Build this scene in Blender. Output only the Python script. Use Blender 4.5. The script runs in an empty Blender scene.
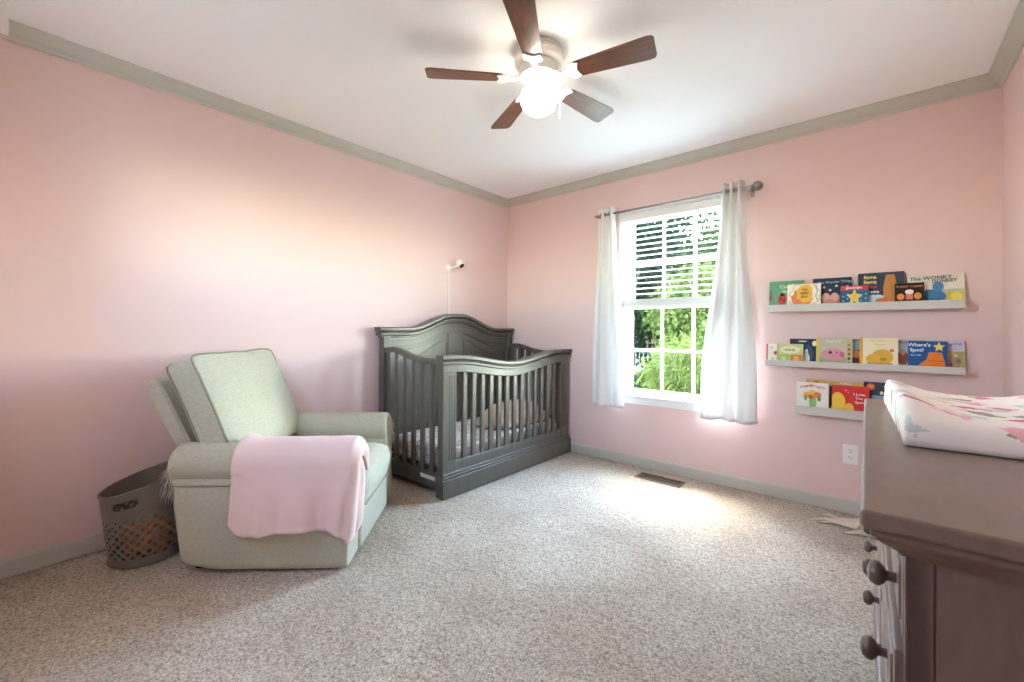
import bpy, bmesh, math, random
from mathutils import Vector, Matrix, noise
R = math.radians
COL = bpy.context.scene.collection
SC = bpy.context.scene
random.seed(7)

# ------------------------------------------------------------------ materials
def lin(c):
    r = []
    for v in c[:3]:
        v = v / 255.0
        r.append(v / 12.92 if v <= 0.04045 else ((v + 0.055) / 1.055) ** 2.4)
    return (*r, 1.0)

MATS = {}
def mat(name, col, rough=0.6, metal=0.0, spec=0.5, col2=None, vscale=8.0, stretch=(1, 1, 1), bump=0.0, bscale=150.0,
        bdist=0.002, sheen=0.0, emit=None, coat=0.0, trans=0.0):
    if name in MATS: return MATS[name]
    m = bpy.data.materials.new(name); m.use_nodes = True
    nt = m.node_tree; b = nt.nodes['Principled BSDF']
    b.inputs['Base Color'].default_value = lin(col)
    b.inputs['Roughness'].default_value = rough
    b.inputs['Metallic'].default_value = metal
    b.inputs['Specular IOR Level'].default_value = spec
    b.inputs['Sheen Weight'].default_value = sheen
    b.inputs['Coat Weight'].default_value = coat
    b.inputs['Transmission Weight'].default_value = trans
    tc = mp = None
    if col2 or bump:
        tc = nt.nodes.new('ShaderNodeTexCoord'); mp = nt.nodes.new('ShaderNodeMapping')
        mp.inputs['Scale'].default_value = stretch
        nt.links.new(tc.outputs['Object'], mp.inputs['Vector'])
    if col2:
        n = nt.nodes.new('ShaderNodeTexNoise'); n.inputs['Scale'].default_value = vscale; n.inputs['Detail'].default_value = 4
        nt.links.new(mp.outputs[0], n.inputs['Vector'])
        cr = nt.nodes.new('ShaderNodeValToRGB')
        cr.color_ramp.elements[0].position = 0.35; cr.color_ramp.elements[1].position = 0.65
        cr.color_ramp.elements[0].color = lin(col); cr.color_ramp.elements[1].color = lin(col2)
        nt.links.new(n.outputs['Fac'], cr.inputs[0]); nt.links.new(cr.outputs[0], b.inputs['Base Color'])
    if bump:
        n = nt.nodes.new('ShaderNodeTexNoise'); n.inputs['Scale'].default_value = bscale; n.inputs['Detail'].default_value = 3
        nt.links.new(mp.outputs[0], n.inputs['Vector'])
        bp = nt.nodes.new('ShaderNodeBump'); bp.inputs['Strength'].default_value = bump; bp.inputs['Distance'].default_value = bdist
        nt.links.new(n.outputs['Fac'], bp.inputs['Height']); nt.links.new(bp.outputs[0], b.inputs['Normal'])
    if emit:
        b.inputs['Emission Color'].default_value = lin(emit[0]); b.inputs['Emission Strength'].default_value = emit[1]
    MATS[name] = m
    return m

def carpet_mat():
    m = bpy.data.materials.new('carpet_pile'); m.use_nodes = True
    nt = m.node_tree; b = nt.nodes['Principled BSDF']; N = nt.nodes.new; L = nt.links.new
    tc = N('ShaderNodeTexCoord')
    n1 = N('ShaderNodeTexNoise'); n1.inputs['Scale'].default_value = 125; n1.inputs['Detail'].default_value = 4; n1.inputs['Roughness'].default_value = 0.7
    n2 = N('ShaderNodeTexNoise'); n2.inputs['Scale'].default_value = 2.2; n2.inputs['Detail'].default_value = 3
    L(tc.outputs['Object'], n1.inputs['Vector']); L(tc.outputs['Object'], n2.inputs['Vector'])
    cr = N('ShaderNodeValToRGB'); e = cr.color_ramp.elements
    e[0].position = 0.33; e[0].color = lin((128, 114, 98)); e[1].position = 0.66; e[1].color = lin((232, 223, 207))
    k = e.new(0.5); k.color = lin((194, 182, 165))
    L(n1.outputs['Fac'], cr.inputs[0])
    mx = N('ShaderNodeMix'); mx.data_type = 'RGBA'; mx.blend_type = 'MULTIPLY'; mx.inputs[0].default_value = 1
    c2 = N('ShaderNodeValToRGB'); c2.color_ramp.elements[0].position = .35; c2.color_ramp.elements[1].position = .65
    c2.color_ramp.elements[0].color = lin((232, 226, 222)); c2.color_ramp.elements[1].color = lin((255, 255, 255))
    L(n2.outputs['Fac'], c2.inputs[0]); L(cr.outputs[0], mx.inputs[6]); L(c2.outputs[0], mx.inputs[7])
    L(mx.outputs[2], b.inputs['Base Color'])
    bp = N('ShaderNodeBump'); bp.inputs['Strength'].default_value = 0.8; bp.inputs['Distance'].default_value = 0.006
    L(n1.outputs['Fac'], bp.inputs['Height']); L(bp.outputs[0], b.inputs['Normal'])
    b.inputs['Roughness'].default_value = 1.0; b.inputs['Specular IOR Level'].default_value = 0.1
    b.inputs['Sheen Weight'].default_value = 0.15
    return m

def wood_mat(name, c1, c2, rough, scale=(1, 12, 12), spec=0.5, coat=0.0):
    m = bpy.data.materials.new(name); m.use_nodes = True
    nt = m.node_tree; b = nt.nodes['Principled BSDF']; N = nt.nodes.new; L = nt.links.new
    tc = N('ShaderNodeTexCoord'); mp = N('ShaderNodeMapping'); mp.inputs['Scale'].default_value = scale
    n = N('ShaderNodeTexNoise'); n.inputs['Scale'].default_value = 6; n.inputs['Detail'].default_value = 6; n.inputs['Distortion'].default_value = 0.6
    cr = N('ShaderNodeValToRGB'); cr.color_ramp.elements[0].position = .3; cr.color_ramp.elements[1].position = .7
    cr.color_ramp.elements[0].color = lin(c1); cr.color_ramp.elements[1].color = lin(c2)
    L(tc.outputs['Object'], mp.inputs[0]); L(mp.outputs[0], n.inputs['Vector']); L(n.outputs['Fac'], cr.inputs[0]); L(cr.outputs[0], b.inputs['Base Color'])
    b.inputs['Roughness'].default_value = rough; b.inputs['Specular IOR Level'].default_value = spec; b.inputs['Coat Weight'].default_value = coat
    return m

def floral_mat(name, base, cols, scale=9.0, r=0.2, keep=0.5):
    """cloth printed with scattered little blossoms and sprigs"""
    m = bpy.data.materials.new(name); m.use_nodes = True
    nt = m.node_tree; b = nt.nodes['Principled BSDF']; N = nt.nodes.new; L = nt.links.new
    tc = N('ShaderNodeTexCoord')
    wn = N('ShaderNodeTexNoise'); wn.inputs['Scale'].default_value = scale * 3
    L(tc.outputs['Object'], wn.inputs['Vector'])
    ad = N('ShaderNodeMix'); ad.data_type = 'RGBA'; ad.blend_type = 'LINEAR_LIGHT'; ad.inputs[0].default_value = 0.035
    sx = N('ShaderNodeSeparateXYZ'); cx = N('ShaderNodeCombineXYZ'); a1 = N('ShaderNodeMath'); a2 = N('ShaderNodeMath'); a2.operation = 'SUBTRACT'
    L(tc.outputs['Object'], sx.inputs[0]); L(sx.outputs[0], a1.inputs[0]); L(sx.outputs[2], a1.inputs[1]); L(sx.outputs[1], a2.inputs[0]); L(sx.outputs[2], a2.inputs[1])
    L(a1.outputs[0], cx.inputs[0]); L(a2.outputs[0], cx.inputs[1])
    L(cx.outputs[0], ad.inputs[6]); L(wn.outputs['Color'], ad.inputs[7])
    v = N('ShaderNodeTexVoronoi'); v.voronoi_dimensions = '2D'; v.inputs['Scale'].default_value = scale
    L(ad.outputs[2], v.inputs['Vector'])
    sp = N('ShaderNodeSeparateColor'); L(v.outputs['Color'], sp.inputs[0])
    cr = N('ShaderNodeValToRGB'); cr.color_ramp.interpolation = 'CONSTANT'
    els = cr.color_ramp.elements
    els[0].color = lin(cols[0]); els[0].position = 0
    els[1].color = lin(cols[1]); els[1].position = 1.0 / len(cols)
    for i, c in enumerate(cols[2:]):
        k = els.new((i + 2) / len(cols)); k.color = lin(c)
    L(sp.outputs[0], cr.inputs[0])
    lt = N('ShaderNodeMath'); lt.operation = 'LESS_THAN'; lt.inputs[1].default_value = r; L(v.outputs['Distance'], lt.inputs[0])
    l2 = N('ShaderNodeMath'); l2.operation = 'LESS_THAN'; l2.inputs[1].default_value = keep; L(sp.outputs[1], l2.inputs[0])
    ml = N('ShaderNodeMath'); ml.operation = 'MULTIPLY'; L(lt.outputs[0], ml.inputs[0]); L(l2.outputs[0], ml.inputs[1])
    mx = N('ShaderNodeMix'); mx.data_type = 'RGBA'; mx.inputs[6].default_value = lin(base)
    L(ml.outputs[0], mx.inputs[0]); L(cr.outputs[0], mx.inputs[7]); L(mx.outputs[2], b.inputs['Base Color'])
    b.inputs['Roughness'].default_value = 0.95; b.inputs['Specular IOR Level'].default_value = 0.15
    return m

def glass_mat():
    m = bpy.data.materials.new('window_glass'); m.use_nodes = True
    nt = m.node_tree; nt.nodes.clear(); N = nt.nodes.new; L = nt.links.new
    o = N('ShaderNodeOutputMaterial'); t = N('ShaderNodeBsdfTransparent'); g = N('ShaderNodeBsdfGlossy'); g.inputs['Roughness'].default_value = 0.02
    fr = N('ShaderNodeFresnel'); fr.inputs['IOR'].default_value = 1.45; mx = N('ShaderNodeMixShader')
    t.inputs['Color'].default_value = (0.96, 0.98, 0.97, 1)
    gm = N('ShaderNodeNewGeometry'); k1 = N('ShaderNodeMath'); k1.operation = 'SUBTRACT'; k1.inputs[0].default_value = 1; L(gm.outputs['Backfacing'], k1.inputs[1])
    k2 = N('ShaderNodeMath'); k2.operation = 'MULTIPLY'; L(fr.outputs[0], k2.inputs[0]); L(k1.outputs[0], k2.inputs[1])
    L(k2.outputs[0], mx.inputs[0]); L(t.outputs[0], mx.inputs[1]); L(g.outputs[0], mx.inputs[2]); L(mx.outputs[0], o.inputs[0])
    return m

def curtain_mat(name, col, tr):
    m = bpy.data.materials.new(name); m.use_nodes = True
    nt = m.node_tree; nt.nodes.clear(); N = nt.nodes.new; L = nt.links.new
    o = N('ShaderNodeOutputMaterial'); d = N('ShaderNodeBsdfDiffuse'); t = N('ShaderNodeBsdfTranslucent'); mx = N('ShaderNodeMixShader')
    d.inputs['Color'].default_value = lin(col); t.inputs['Color'].default_value = lin(col); mx.inputs[0].default_value = tr
    L(d.outputs[0], mx.inputs[1]); L(t.outputs[0], mx.inputs[2]); L(mx.outputs[0], o.inputs[0])
    return m

M_pink = mat('pink_wall_paint', (229, 201, 196), 0.75, spec=0.25, bump=0.08, bscale=320, bdist=0.001)
M_ceil = mat('ceiling_paint', (250, 250, 249), 0.9, spec=0.1, bump=0.05, bscale=260, bdist=0.001)
M_trim = mat('greige_trim_paint', (197, 194, 183), 0.45, spec=0.4)
M_carpet = carpet_mat()
M_white = mat('white_vinyl', (242, 243, 242), 0.4)
M_slat = mat('white_blind_slat', (240, 241, 240), 0.45)
M_glass = glass_mat()
M_curt = curtain_mat('white_curtain_cloth', (240, 239, 238), 0.16)
M_rod = mat('pewter_metal', (150, 144, 140), 0.32, metal=0.9)
M_fab = mat('sage_linen_upholstery', (190, 188, 168), 0.95, spec=0.12, col2=(177, 175, 155), vscale=9, stretch=(6, 6, 26), bump=0.35, bscale=420, sheen=0.1)
M_pipe = mat('sage_piping_cord', (146, 143, 122), 0.95, spec=0.1)
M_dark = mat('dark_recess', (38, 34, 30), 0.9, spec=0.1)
M_blank = mat('blush_jersey_knit', (230, 201, 196), 0.95, spec=0.1, bump=0.15, bscale=500, sheen=0.15)
M_crib = wood_mat('slate_grey_stain', (84, 79, 70), (94, 89, 80), 0.32, (3, 3, 1.2), spec=0.5)
M_crib_d = mat('slate_groove', (52, 48, 43), 0.6)
M_dres = wood_mat('taupe_satin_wood', (124, 106, 97), (134, 116, 106), 0.33, (8, 1.5, 3), spec=0.5)
M_knob = mat('bronze_wood_knob', (100, 80, 68), 0.3, spec=0.6)
M_sheet = floral_mat('crib_sheet_print', (248, 245, 243), [(206, 192, 192), (184, 182, 184), (222, 202, 204)], 20, 0.34, 0.7)
M_lounge = mat('beige_quilt_cloth', (226, 206, 180), 0.95, spec=0.1, col2=(208, 184, 156), vscale=7, bump=0.3, bscale=60)
M_pad = floral_mat('pad_cover_print', (240, 232, 224), [(234, 176, 184), (234, 212, 156), (204, 210, 204), (214, 126, 144), (160, 166, 136)], 13, 0.36, 0.62)
M_fanw = mat('white_fan_enamel', (240, 236, 228), 0.35)
M_blade = wood_mat('walnut_fan_blade', (66, 34, 14), (118, 66, 28), 0.36, (1.5, 22, 22), spec=0.7, coat=0.3)
M_bladeg = mat('silver_grey_blade', (176, 178, 178), 0.35, spec=0.6)
M_globe = mat('lit_frosted_globe', (255, 250, 240), 0.4, emit=((252, 244, 228), 7.5))
M_plate = mat('ivory_plastic', (240, 236, 228), 0.4)
M_shelf = mat('pale_grey_shelf_paint', (206, 201, 194), 0.5, spec=0.35)
M_black = mat('black_plastic', (14, 14, 15), 0.3)
M_basket = mat('grey_basket_plastic', (118, 109, 97), 0.5)
M_vent = mat('brown_register_metal', (122, 106, 96), 0.45, metal=0.3)

# ------------------------------------------------------------------ mesh helpers
def obj(name, bm, mats, parent=None, smooth=False, loc=None):
    me = bpy.data.meshes.new(name)
    bmesh.ops.recalc_face_normals(bm, faces=bm.faces[:])
    if smooth:
        for f in bm.faces: f.smooth = True
        if smooth != 'all':
            for e in bm.edges:
                if len(e.link_faces) == 2 and e.calc_face_angle(0) > R(38): e.smooth = False
    bm.to_mesh(me); bm.free()
    for m in (mats if isinstance(mats, (list, tuple)) else [mats]): me.materials.append(m)
    o = bpy.data.objects.new(name, me); COL.objects.link(o)
    if smooth is True: o.modifiers.new('weighted_normals', 'WEIGHTED_NORMAL').keep_sharp = True
    if parent: o.parent = parent
    if loc: o.location = loc
    return o

def tag(o, label, cat, group=None, kind=None):
    o['label'] = label; o['category'] = cat
    if group: o['group'] = group
    if kind: o['kind'] = kind
    return o

def thing(name, label, cat, loc=(0, 0, 0), rz=0.0, group=None):
    o = bpy.data.objects.new(name, None); COL.objects.link(o)
    o.location = loc; o.rotation_euler = (0, 0, rz); o.empty_display_size = 0.1
    return tag(o, label, cat, group)

def struct(name, bm, m, parent=None, smooth=False):
    o = obj(name, bm, m, parent, smooth)
    if not parent: o['kind'] = 'structure'
    return o

def NB(): return bmesh.new()

def box(bm, lo, hi, bev=0.0, seg=2, mi=0, mtx=None):
    t = bmesh.new()
    c = [(lo[i] + hi[i]) / 2 for i in range(3)]; s = [abs(hi[i] - lo[i]) for i in range(3)]
    bmesh.ops.create_cube(t, size=1.0, matrix=Matrix.Translation(c) @ Matrix.Diagonal((*s, 1)))
    if bev: bmesh.ops.bevel(t, geom=t.edges[:], offset=min(bev, min(s) * .49), segments=seg, affect='EDGES', profile=0.5)
    join(bm, t, mi, mtx); return bm

def join(bm, t, mi=0, mtx=None):
    if mtx is not None: bmesh.ops.transform(t, matrix=mtx, verts=t.verts[:])
    vm = {}
    for v in t.verts: vm[v] = bm.verts.new(v.co)
    for f in t.faces:
        try:
            nf = bm.faces.new([vm[v] for v in f.verts]); nf.material_index = mi if mi else f.material_index
        except ValueError: pass
    t.free()

def loft(bm, rings, closed=True, cap=True, mi=0, loop=False):
    vs = [[bm.verts.new(p) for p in r] for r in rings]
    n = len(rings[0]); m = len(rings)
    for i in range(m if loop else m - 1):
        a, b = vs[i], vs[(i + 1) % m]
        for j in range(n if closed else n - 1):
            k = (j + 1) % n
            try: bm.faces.new((a[j], a[k], b[k], b[j])).material_index = mi
            except ValueError: pass
    if cap and closed and not loop:
        for r in (vs[0], vs[-1]):
            try: bm.faces.new(r).material_index = mi
            except ValueError: pass
    return bm

def lathe(bm, prof, seg=24, mtx=None, mi=0):
    """prof: list of (r, z)"""
    t = bmesh.new()
    rings = []
    for r, z in prof:
        rings.append([(max(r, 1e-5) * math.cos(2 * math.pi * k / seg), max(r, 1e-5) * math.sin(2 * math.pi * k / seg), z) for k in range(seg)])
    loft(t, rings); bmesh.ops.remove_doubles(t, verts=t.verts[:], dist=2e-5)
    join(bm, t, mi, mtx); return bm

def tube(bm, pts, r, seg=8, mi=0, close=False, cap=True):
    pts = [Vector(p) for p in pts]; n = len(pts); rings = []
    up = Vector((0, 0, 1)); prev = None
    for i in range(n):
        a = pts[(i - 1) % n] if (i > 0 or close) else pts[i]
        b = pts[(i + 1) % n] if (i < n - 1 or close) else pts[i]
        t = (b - a).normalized()
        if prev is None:
            x = t.cross(up)
            if x.length < 1e-3: x = t.cross(Vector((1, 0, 0)))
        else:
            x = prev - t * prev.dot(t)
        x.normalize(); prev = x; y = t.cross(x)
        rr = r[i] if isinstance(r, (list, tuple)) else r
        rings.append([pts[i] + (x * math.cos(2 * math.pi * k / seg) + y * math.sin(2 * math.pi * k / seg)) * rr for k in range(seg)])
    loft(bm, rings, True, cap, mi, loop=close); return bm

def prism(bm, poly, fn, d0, d1, mi=0):
    """poly in 2D, fn(a,b,d)->xyz"""
    loft(bm, [[fn(a, b, d0) for a, b in poly], [fn(a, b, d1) for a, b in poly]], mi=mi); return bm

def grid(bm, fn, nu, nv, mi=0):
    vs = [[bm.verts.new(fn(i / nu, j / nv)) for j in range(nv + 1)] for i in range(nu + 1)]
    for i in range(nu):
        for j in range(nv):
            bm.faces.new((vs[i][j], vs[i + 1][j], vs[i + 1][j + 1], vs[i][j + 1])).material_index = mi
    return bm

def circ(cx, cy, r, n=16, ry=None, a0=0.0, a1=2 * math.pi):
    ry = ry or r
    full = abs(a1 - a0 - 2 * math.pi) < 1e-6
    return [(cx + r * math.cos(a0 + (a1 - a0) * k / (n if full else n - 1)), cy + ry * math.sin(a0 + (a1 - a0) * k / (n if full else n - 1))) for k in range(n)]

def sm(t): t = min(1, max(0, t)); return t * t * (3 - 2 * t)
def lerp(a, b, t): return a + (b - a) * t

# ------------------------------------------------------------------ room
W, YF, H = 3.3985, -3.47, 2.44
WX0, WX1, WZ0, WZ1 = 1.255, 2.165, 0.555, 2.095         # window opening

OPEN = (WX0, WX1, WZ0, WZ1)
def floor_mesh():
    n = 430
    me = bpy.data.meshes.new('floor'); vs = []; fs = []
    x0, x1, y0, y1 = 0.0, W, YF, 0.0
    for i in range(n + 1):
        for j in range(n + 1):
            x = lerp(x0, x1, i / n); y = lerp(y0, y1, j / n)
            h = noise.noise((x * 62, y * 62, 0.3)) * 0.0042 + noise.noise((x * 7, y * 7, 4.0)) * 0.002
            vs.append((x, y, -0.0045 + h))
    for i in range(n):
        for j in range(n):
            a = i * (n + 1) + j; fs.append((a, a + n + 1, a + n + 2, a + 1))
    me.from_pydata(vs, [], fs); me.polygons.foreach_set('use_smooth', [True] * len(fs)); me.materials.append(M_carpet)
    o = bpy.data.objects.new('floor', me); COL.objects.link(o); o['kind'] = 'structure'
floor_mesh()
b = NB(); box(b, (-.14, YF - .14, H), (W + .14, .14, H + .1)); struct('ceiling', b, M_ceil)
b = NB(); box(b, (-.14, YF - .14, -.2), (0, .14, H)); struct('wall_left', b, M_pink)
b = NB(); box(b, (W, YF - .14, -.2), (W + .14, .14, H)); struct('wall_right', b, M_pink)
b = NB()
vsA = {}
def wallpatch(bm, xs, zs, hole, y0, y1, op=None):
    WX0, WX1, WZ0, WZ1 = op or OPEN
    for i in range(len(xs) - 1):
        for j in range(len(zs) - 1):
            if (i, j) == hole: continue
            for y in (y0, y1):
                bm.faces.new([bm.verts.new(p) for p in ((xs[i], y, zs[j]), (xs[i + 1], y, zs[j]), (xs[i + 1], y, zs[j + 1]), (xs[i], y, zs[j + 1]))])
    for p, q in (((WX0, WZ0), (WX1, WZ0)), ((WX1, WZ0), (WX1, WZ1)), ((WX1, WZ1), (WX0, WZ1)), ((WX0, WZ1), (WX0, WZ0)),
                 ((xs[0], zs[0]), (xs[-1], zs[0])), ((xs[-1], zs[0]), (xs[-1], zs[-1])), ((xs[-1], zs[-1]), (xs[0], zs[-1])), ((xs[0], zs[-1]), (xs[0], zs[0]))):
        bm.faces.new([bm.verts.new(v) for v in ((p[0], y0, p[1]), (q[0], y0, q[1]), (q[0], y1, q[1]), (p[0], y1, p[1]))])
    bmesh.ops.remove_doubles(bm, verts=bm.verts[:], dist=1e-5)
wallpatch(b, [0, WX0, WX1, W], [-.2, WZ0, WZ1, H], (1, 1), 0.0, 0.14)
struct('wall_back', b, M_pink)
# wall behind the viewer, with a small high window added for fill light
VX0, VX1, VZ0, VZ1 = 1.05, 1.55, 1.45, 2.10
b = NB(); wallpatch(b, [0, VX0, VX1, W], [-.2, VZ0, VZ1, H], (1, 1), YF - .14, YF, (VX0, VX1, VZ0, VZ1)); struct('wall_front', b, M_pink)
w2 = bpy.data.objects.new('added_fill_window', None); COL.objects.link(w2); w2.location = (0, 0, 0); w2['kind'] = 'structure'
b = NB()
for lo, hi in (((VX0, YF - .135, VZ0), (VX0 + .035, YF - .002, VZ1)), ((VX1 - .035, YF - .135, VZ0), (VX1, YF - .002, VZ1)), ((VX0, YF - .1345, VZ1 - .035), (VX1, YF - .002, VZ1)), ((VX0, YF - .1345, VZ0), (VX1, YF - .002, VZ0 + .03))): box(b, lo, hi, .003)
obj('window_frame', b, M_white, w2)
b = NB(); box(b, (VX0 + .03, YF - .083, VZ0 + .025), (VX1 - .03, YF - .079, VZ1 - .03)); obj('glass_pane', b, M_glass, w2)

# crown: profile (offset from wall, z)
CP = [(0, H), (.057, H), (.057, H - .008), (.050, H - .014), (.046, H - .024), (.036, H - .038), (.024, H - .048), (.014, H - .054), (.012, H - .062), (.006, H - .068), (0, H - .068)]
BP = [(0, 0), (.013, 0), (.013, .066), (.010, .076), (.006, .083), (0, .083)]
def run(name, prof, side):
    b = NB()
    ends = {'left': lambda o, z: ((o, YF + o, z), (o, -o, z)), 'right': lambda o, z: ((W - o, YF + o, z), (W - o, -o, z)),
            'back': lambda o, z: ((o, -o, z), (W - o, -o, z)), 'front': lambda o, z: ((o, YF + o, z), (W - o, YF + o, z))}[side]
    loft(b, [[ends(o, z)[0] for o, z in prof], [ends(o, z)[1] for o, z in prof]])
    struct(name, b, M_trim, smooth=True)
b = NB(); box(b, (.0, YF, H - .055), (.9, -3.353, H)); struct('trim_5', b, M_ceil)
for i, s in enumerate(('left', 'back', 'right', 'front')):
    run('trim_%d' % (i + 1), CP, s); run('baseboard_' + s, BP, s)

# ------------------------------------------------------------------ window
win = bpy.data.objects.new('window_1', None); COL.objects.link(win); win.location = (0, 0, 0); win['kind'] = 'structure'
b = NB()   # jamb liner
d0, d1 = 0.001, 0.135
for lo, hi in (((WX0, d0, WZ0), (WX0 + .022, d1, WZ1)), ((WX1 - .022, d0, WZ0), (WX1, d1, WZ1)), ((WX0, d0, WZ1 - .022), (WX1, d1, WZ1)), ((WX0, d0, WZ0), (WX1, d1, WZ0 + .02)),
               ((WX0 + .02, .055, WZ0), (WX0 + .05, .125, WZ1)), ((WX1 - .05, .055, WZ0), (WX1 - .02, .125, WZ1)), ((WX0 + .02, .055, WZ1 - .05), (WX1 - .02, .125, WZ1 - .02))):
    box(b, lo, hi, .003)
obj('window_frame', b, M_white, win)
GX = [1.352, 1.600, 1.842, 2.084]
def sash(name, z0, z1, y, zm, gl):
    b = NB()
    t = .03
    xa, xb = WX0 + .048, WX1 - .048
    for lo, hi in (((xa, y - .016, z0), (GX[0], y + .016, z1)), ((GX[3], y - .016, z0), (xb, y + .016, z1)), ((xa, y - .0155, z0), (xb, y + .0155, z0 + .045)), ((xa, y - .0155, z1 - .034), (xb, y + .0155, z1))):
        box(b, lo, hi, .004)
    for x in GX[1:3]: box(b, (x - .011, y - .008, z0 + .03), (x + .011, y + .008, z1 - .02), .003)
    box(b, (GX[0] - .01, y - .0075, zm - .011), (GX[3] + .01, y + .0075, zm + .011), .003)
    s = obj(name, b, M_white, win)
    b = NB(); box(b, (GX[0] - .008, y - .002, z0 + .03), (GX[3] + .008, y + .002, z1 - .02)); obj('glass_pane', b, M_glass, s)
sash('upper_sash', 1.285, 2.045, .105, 1.665, 0)
sash('lower_sash', WZ0 + .02, 1.325, .070, .945, 0)
b = NB(); box(b, (WX0 - .012, -.030, WZ0 - .002), (WX1 + .012, .05, WZ0 + .022), .006, 3)
obj('window_sill', b, M_white, win)
b = NB(); box(b, (WX0 + .0, -.012, WZ0 - .050), (WX1 - .0, -.0005, WZ0 - .003), .003)
obj('sill_apron', b, M_white, win)
b = NB(); box(b, (1.70, .044, 1.322), (1.76, .075, 1.34), .004); obj('sash_lock', b, M_white, win)

# ------------------------------------------------------------------ blind
bl = thing('window_blind', 'white slatted blind lowered over the upper half of the window', 'blind', (1.7165, .025, 1.30))
def BL(x, y, z): return (x - 1.7165, y - .025, z - 1.30)
b = NB(); box(b, BL(WX0 + .026, -.004, WZ1 - .085), BL(WX1 - .026, .004, WZ1 - .024), .003); box(b, BL(WX0 + .026, .004, WZ1 - .068), BL(WX1 - .026, .052, WZ1 - .025), .003)
obj('headrail', b, M_slat, bl)
zs = [1.990 - i * .0450 for i in range(14)]
for z in zs:
    b = NB(); xa, xb = WX0 + .03, WX1 - .03
    loft(b, [[BL(xa, .002, z - .0015), BL(xa, .026, z + .0015), BL(xa, .050, z - .0015), BL(xa, .050, z + .0015), BL(xa, .026, z + .0045), BL(xa, .002, z + .0015)],
             [BL(xb, .002, z - .0015), BL(xb, .026, z + .0015), BL(xb, .050, z - .0015), BL(xb, .050, z + .0015), BL(xb, .026, z + .0045), BL(xb, .002, z + .0015)]])
    obj('slat', b, M_slat, bl)
b = NB(); box(b, BL(WX0 + .03, .001, 1.292), BL(WX1 - .03, .051, 1.312), .004)
for k in range(12): box(b, BL(WX0 + .03, .002, 1.3125 + k * .0042), BL(WX1 - .03, .05, 1.3155 + k * .0042))
obj('bottom_rail', b, M_slat, bl)
for x in (WX0 + .12, WX1 - .12):
    b = NB(); tube(b, [BL(x, .001, 1.31), BL(x, .001, 1.99)], .0012, 6); tube(b, [BL(x, .051, 1.31), BL(x, .051, 1.99)], .0012, 6); obj('ladder_cord', b, M_slat, bl)

# ------------------------------------------------------------------ curtain rod and curtains
RZ, RY = 2.077, -.088
rod = thing('curtain_rod', 'thin pewter curtain rod with ball finials above the window', 'curtain rod', (1.69, RY, RZ))
mx = Matrix.Rotation(R(90), 4, 'Y')
b = NB(); tube(b, [(-.59, 0, 0), (.585, 0, 0)], .0085, 14); obj('pole', b, M_rod, rod, True)
b = NB(); lathe(b, [(0, .055), (.012, .053), (.024, .043), (.029, .028), (.024, .011), (.013, .004), (.008, 0), (.012, -.004), (.012, -.012), (0, -.013)][::-1], 20, Matrix.Translation((.580, 0, 0)) @ mx @ Matrix.Scale(1.15, 4)); obj('finial', b, M_rod, rod, True)
b = NB(); lathe(b, [(0, .055), (.012, .053), (.024, .043), (.029, .028), (.024, .011), (.013, .004), (.008, 0), (.012, -.004), (.012, -.012), (0, -.013)][::-1], 20, Matrix.Translation((-.593, 0, 0)) @ Matrix.Rotation(R(-90), 4, 'Y') @ Matrix.Scale(.4, 4)); obj('finial', b, M_rod, rod, True)
for x in (-.575, .565):
    b = NB(); box(b, (x - .013, .078, -.045), (x + .013, .0875, .03), .003); tube(b, [(x, .08, -.01), (x, .03, -.013), (x, 0, -.013)], .006, 8); box(b, (x - .011, -.013, -.022), (x + .011, .013, -.006), .004); obj('wall_bracket', b, M_rod, rod, True)

def curtain(label, xt, xb, nf, zt, zb, ph, amp, seed):
    b = NB()
    def f(u, v):
        t = v
        w = sm(t * 1.15) ** 1.2
        # folds crowd at the top and open below
        x = lerp(lerp(xt[0], xt[1], u), lerp(xb[0], xb[1], u), w)
        a = amp * (1 - .1 * t)
        y = RY + a * math.sin(2 * math.pi * nf * u + ph) * (.8 + .2 * noise.noise((u * 3, t * 2, seed)))
        y += .006 * noise.noise((u * 6, t * 3, seed + 5)) * t
        x += .010 * t * math.sin(2 * math.pi * nf * u * .5 + seed)
        y = min(y, -.012)
        z = lerp(zt, zb, t) + (.006 * math.sin(u * 9 + seed) if v > .99 else 0)
        return (x - xm, y, z - zt)
    xm = (xt[0] + xt[1]) / 2
    grid(b, f, int(nf * 22), 60)
    o = obj('curtain', b, M_curt, None, 'all', (xm, 0, zt))
    tag(o, label, 'curtain', 'curtains at the window')
    s = o.modifiers.new('cloth_thickness', 'SOLIDIFY'); s.thickness = .002
    # metal grommets where the pole pierces the folds
    for k in range(int(2 * nf)):
        u = (k * math.pi - ph) / (2 * math.pi * nf)
        if u < .02 or u > .98: continue
        x = lerp(xt[0], xt[1], u)
        g = NB(); tube(g, [(x - xm, RY + .0165 * math.cos(q), RZ - zt + .0165 * math.sin(q)) for q in [2 * math.pi * i / 18 for i in range(18)]], .0035, 6, close=True)
        obj('grommet', g, M_rod, o, True)
    return o
curtain('white curtain panel left of the window, beside the crib', (1.105, 1.262), (1.045, 1.335), 2, 2.135, .470, 0.6, .03, 1.3)
curtain('white curtain panel right of the window, beside the book shelves', (2.070, 2.217), (1.945, 2.292), 3, 2.135, .478, 1.2, .034, 4.1)

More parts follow.
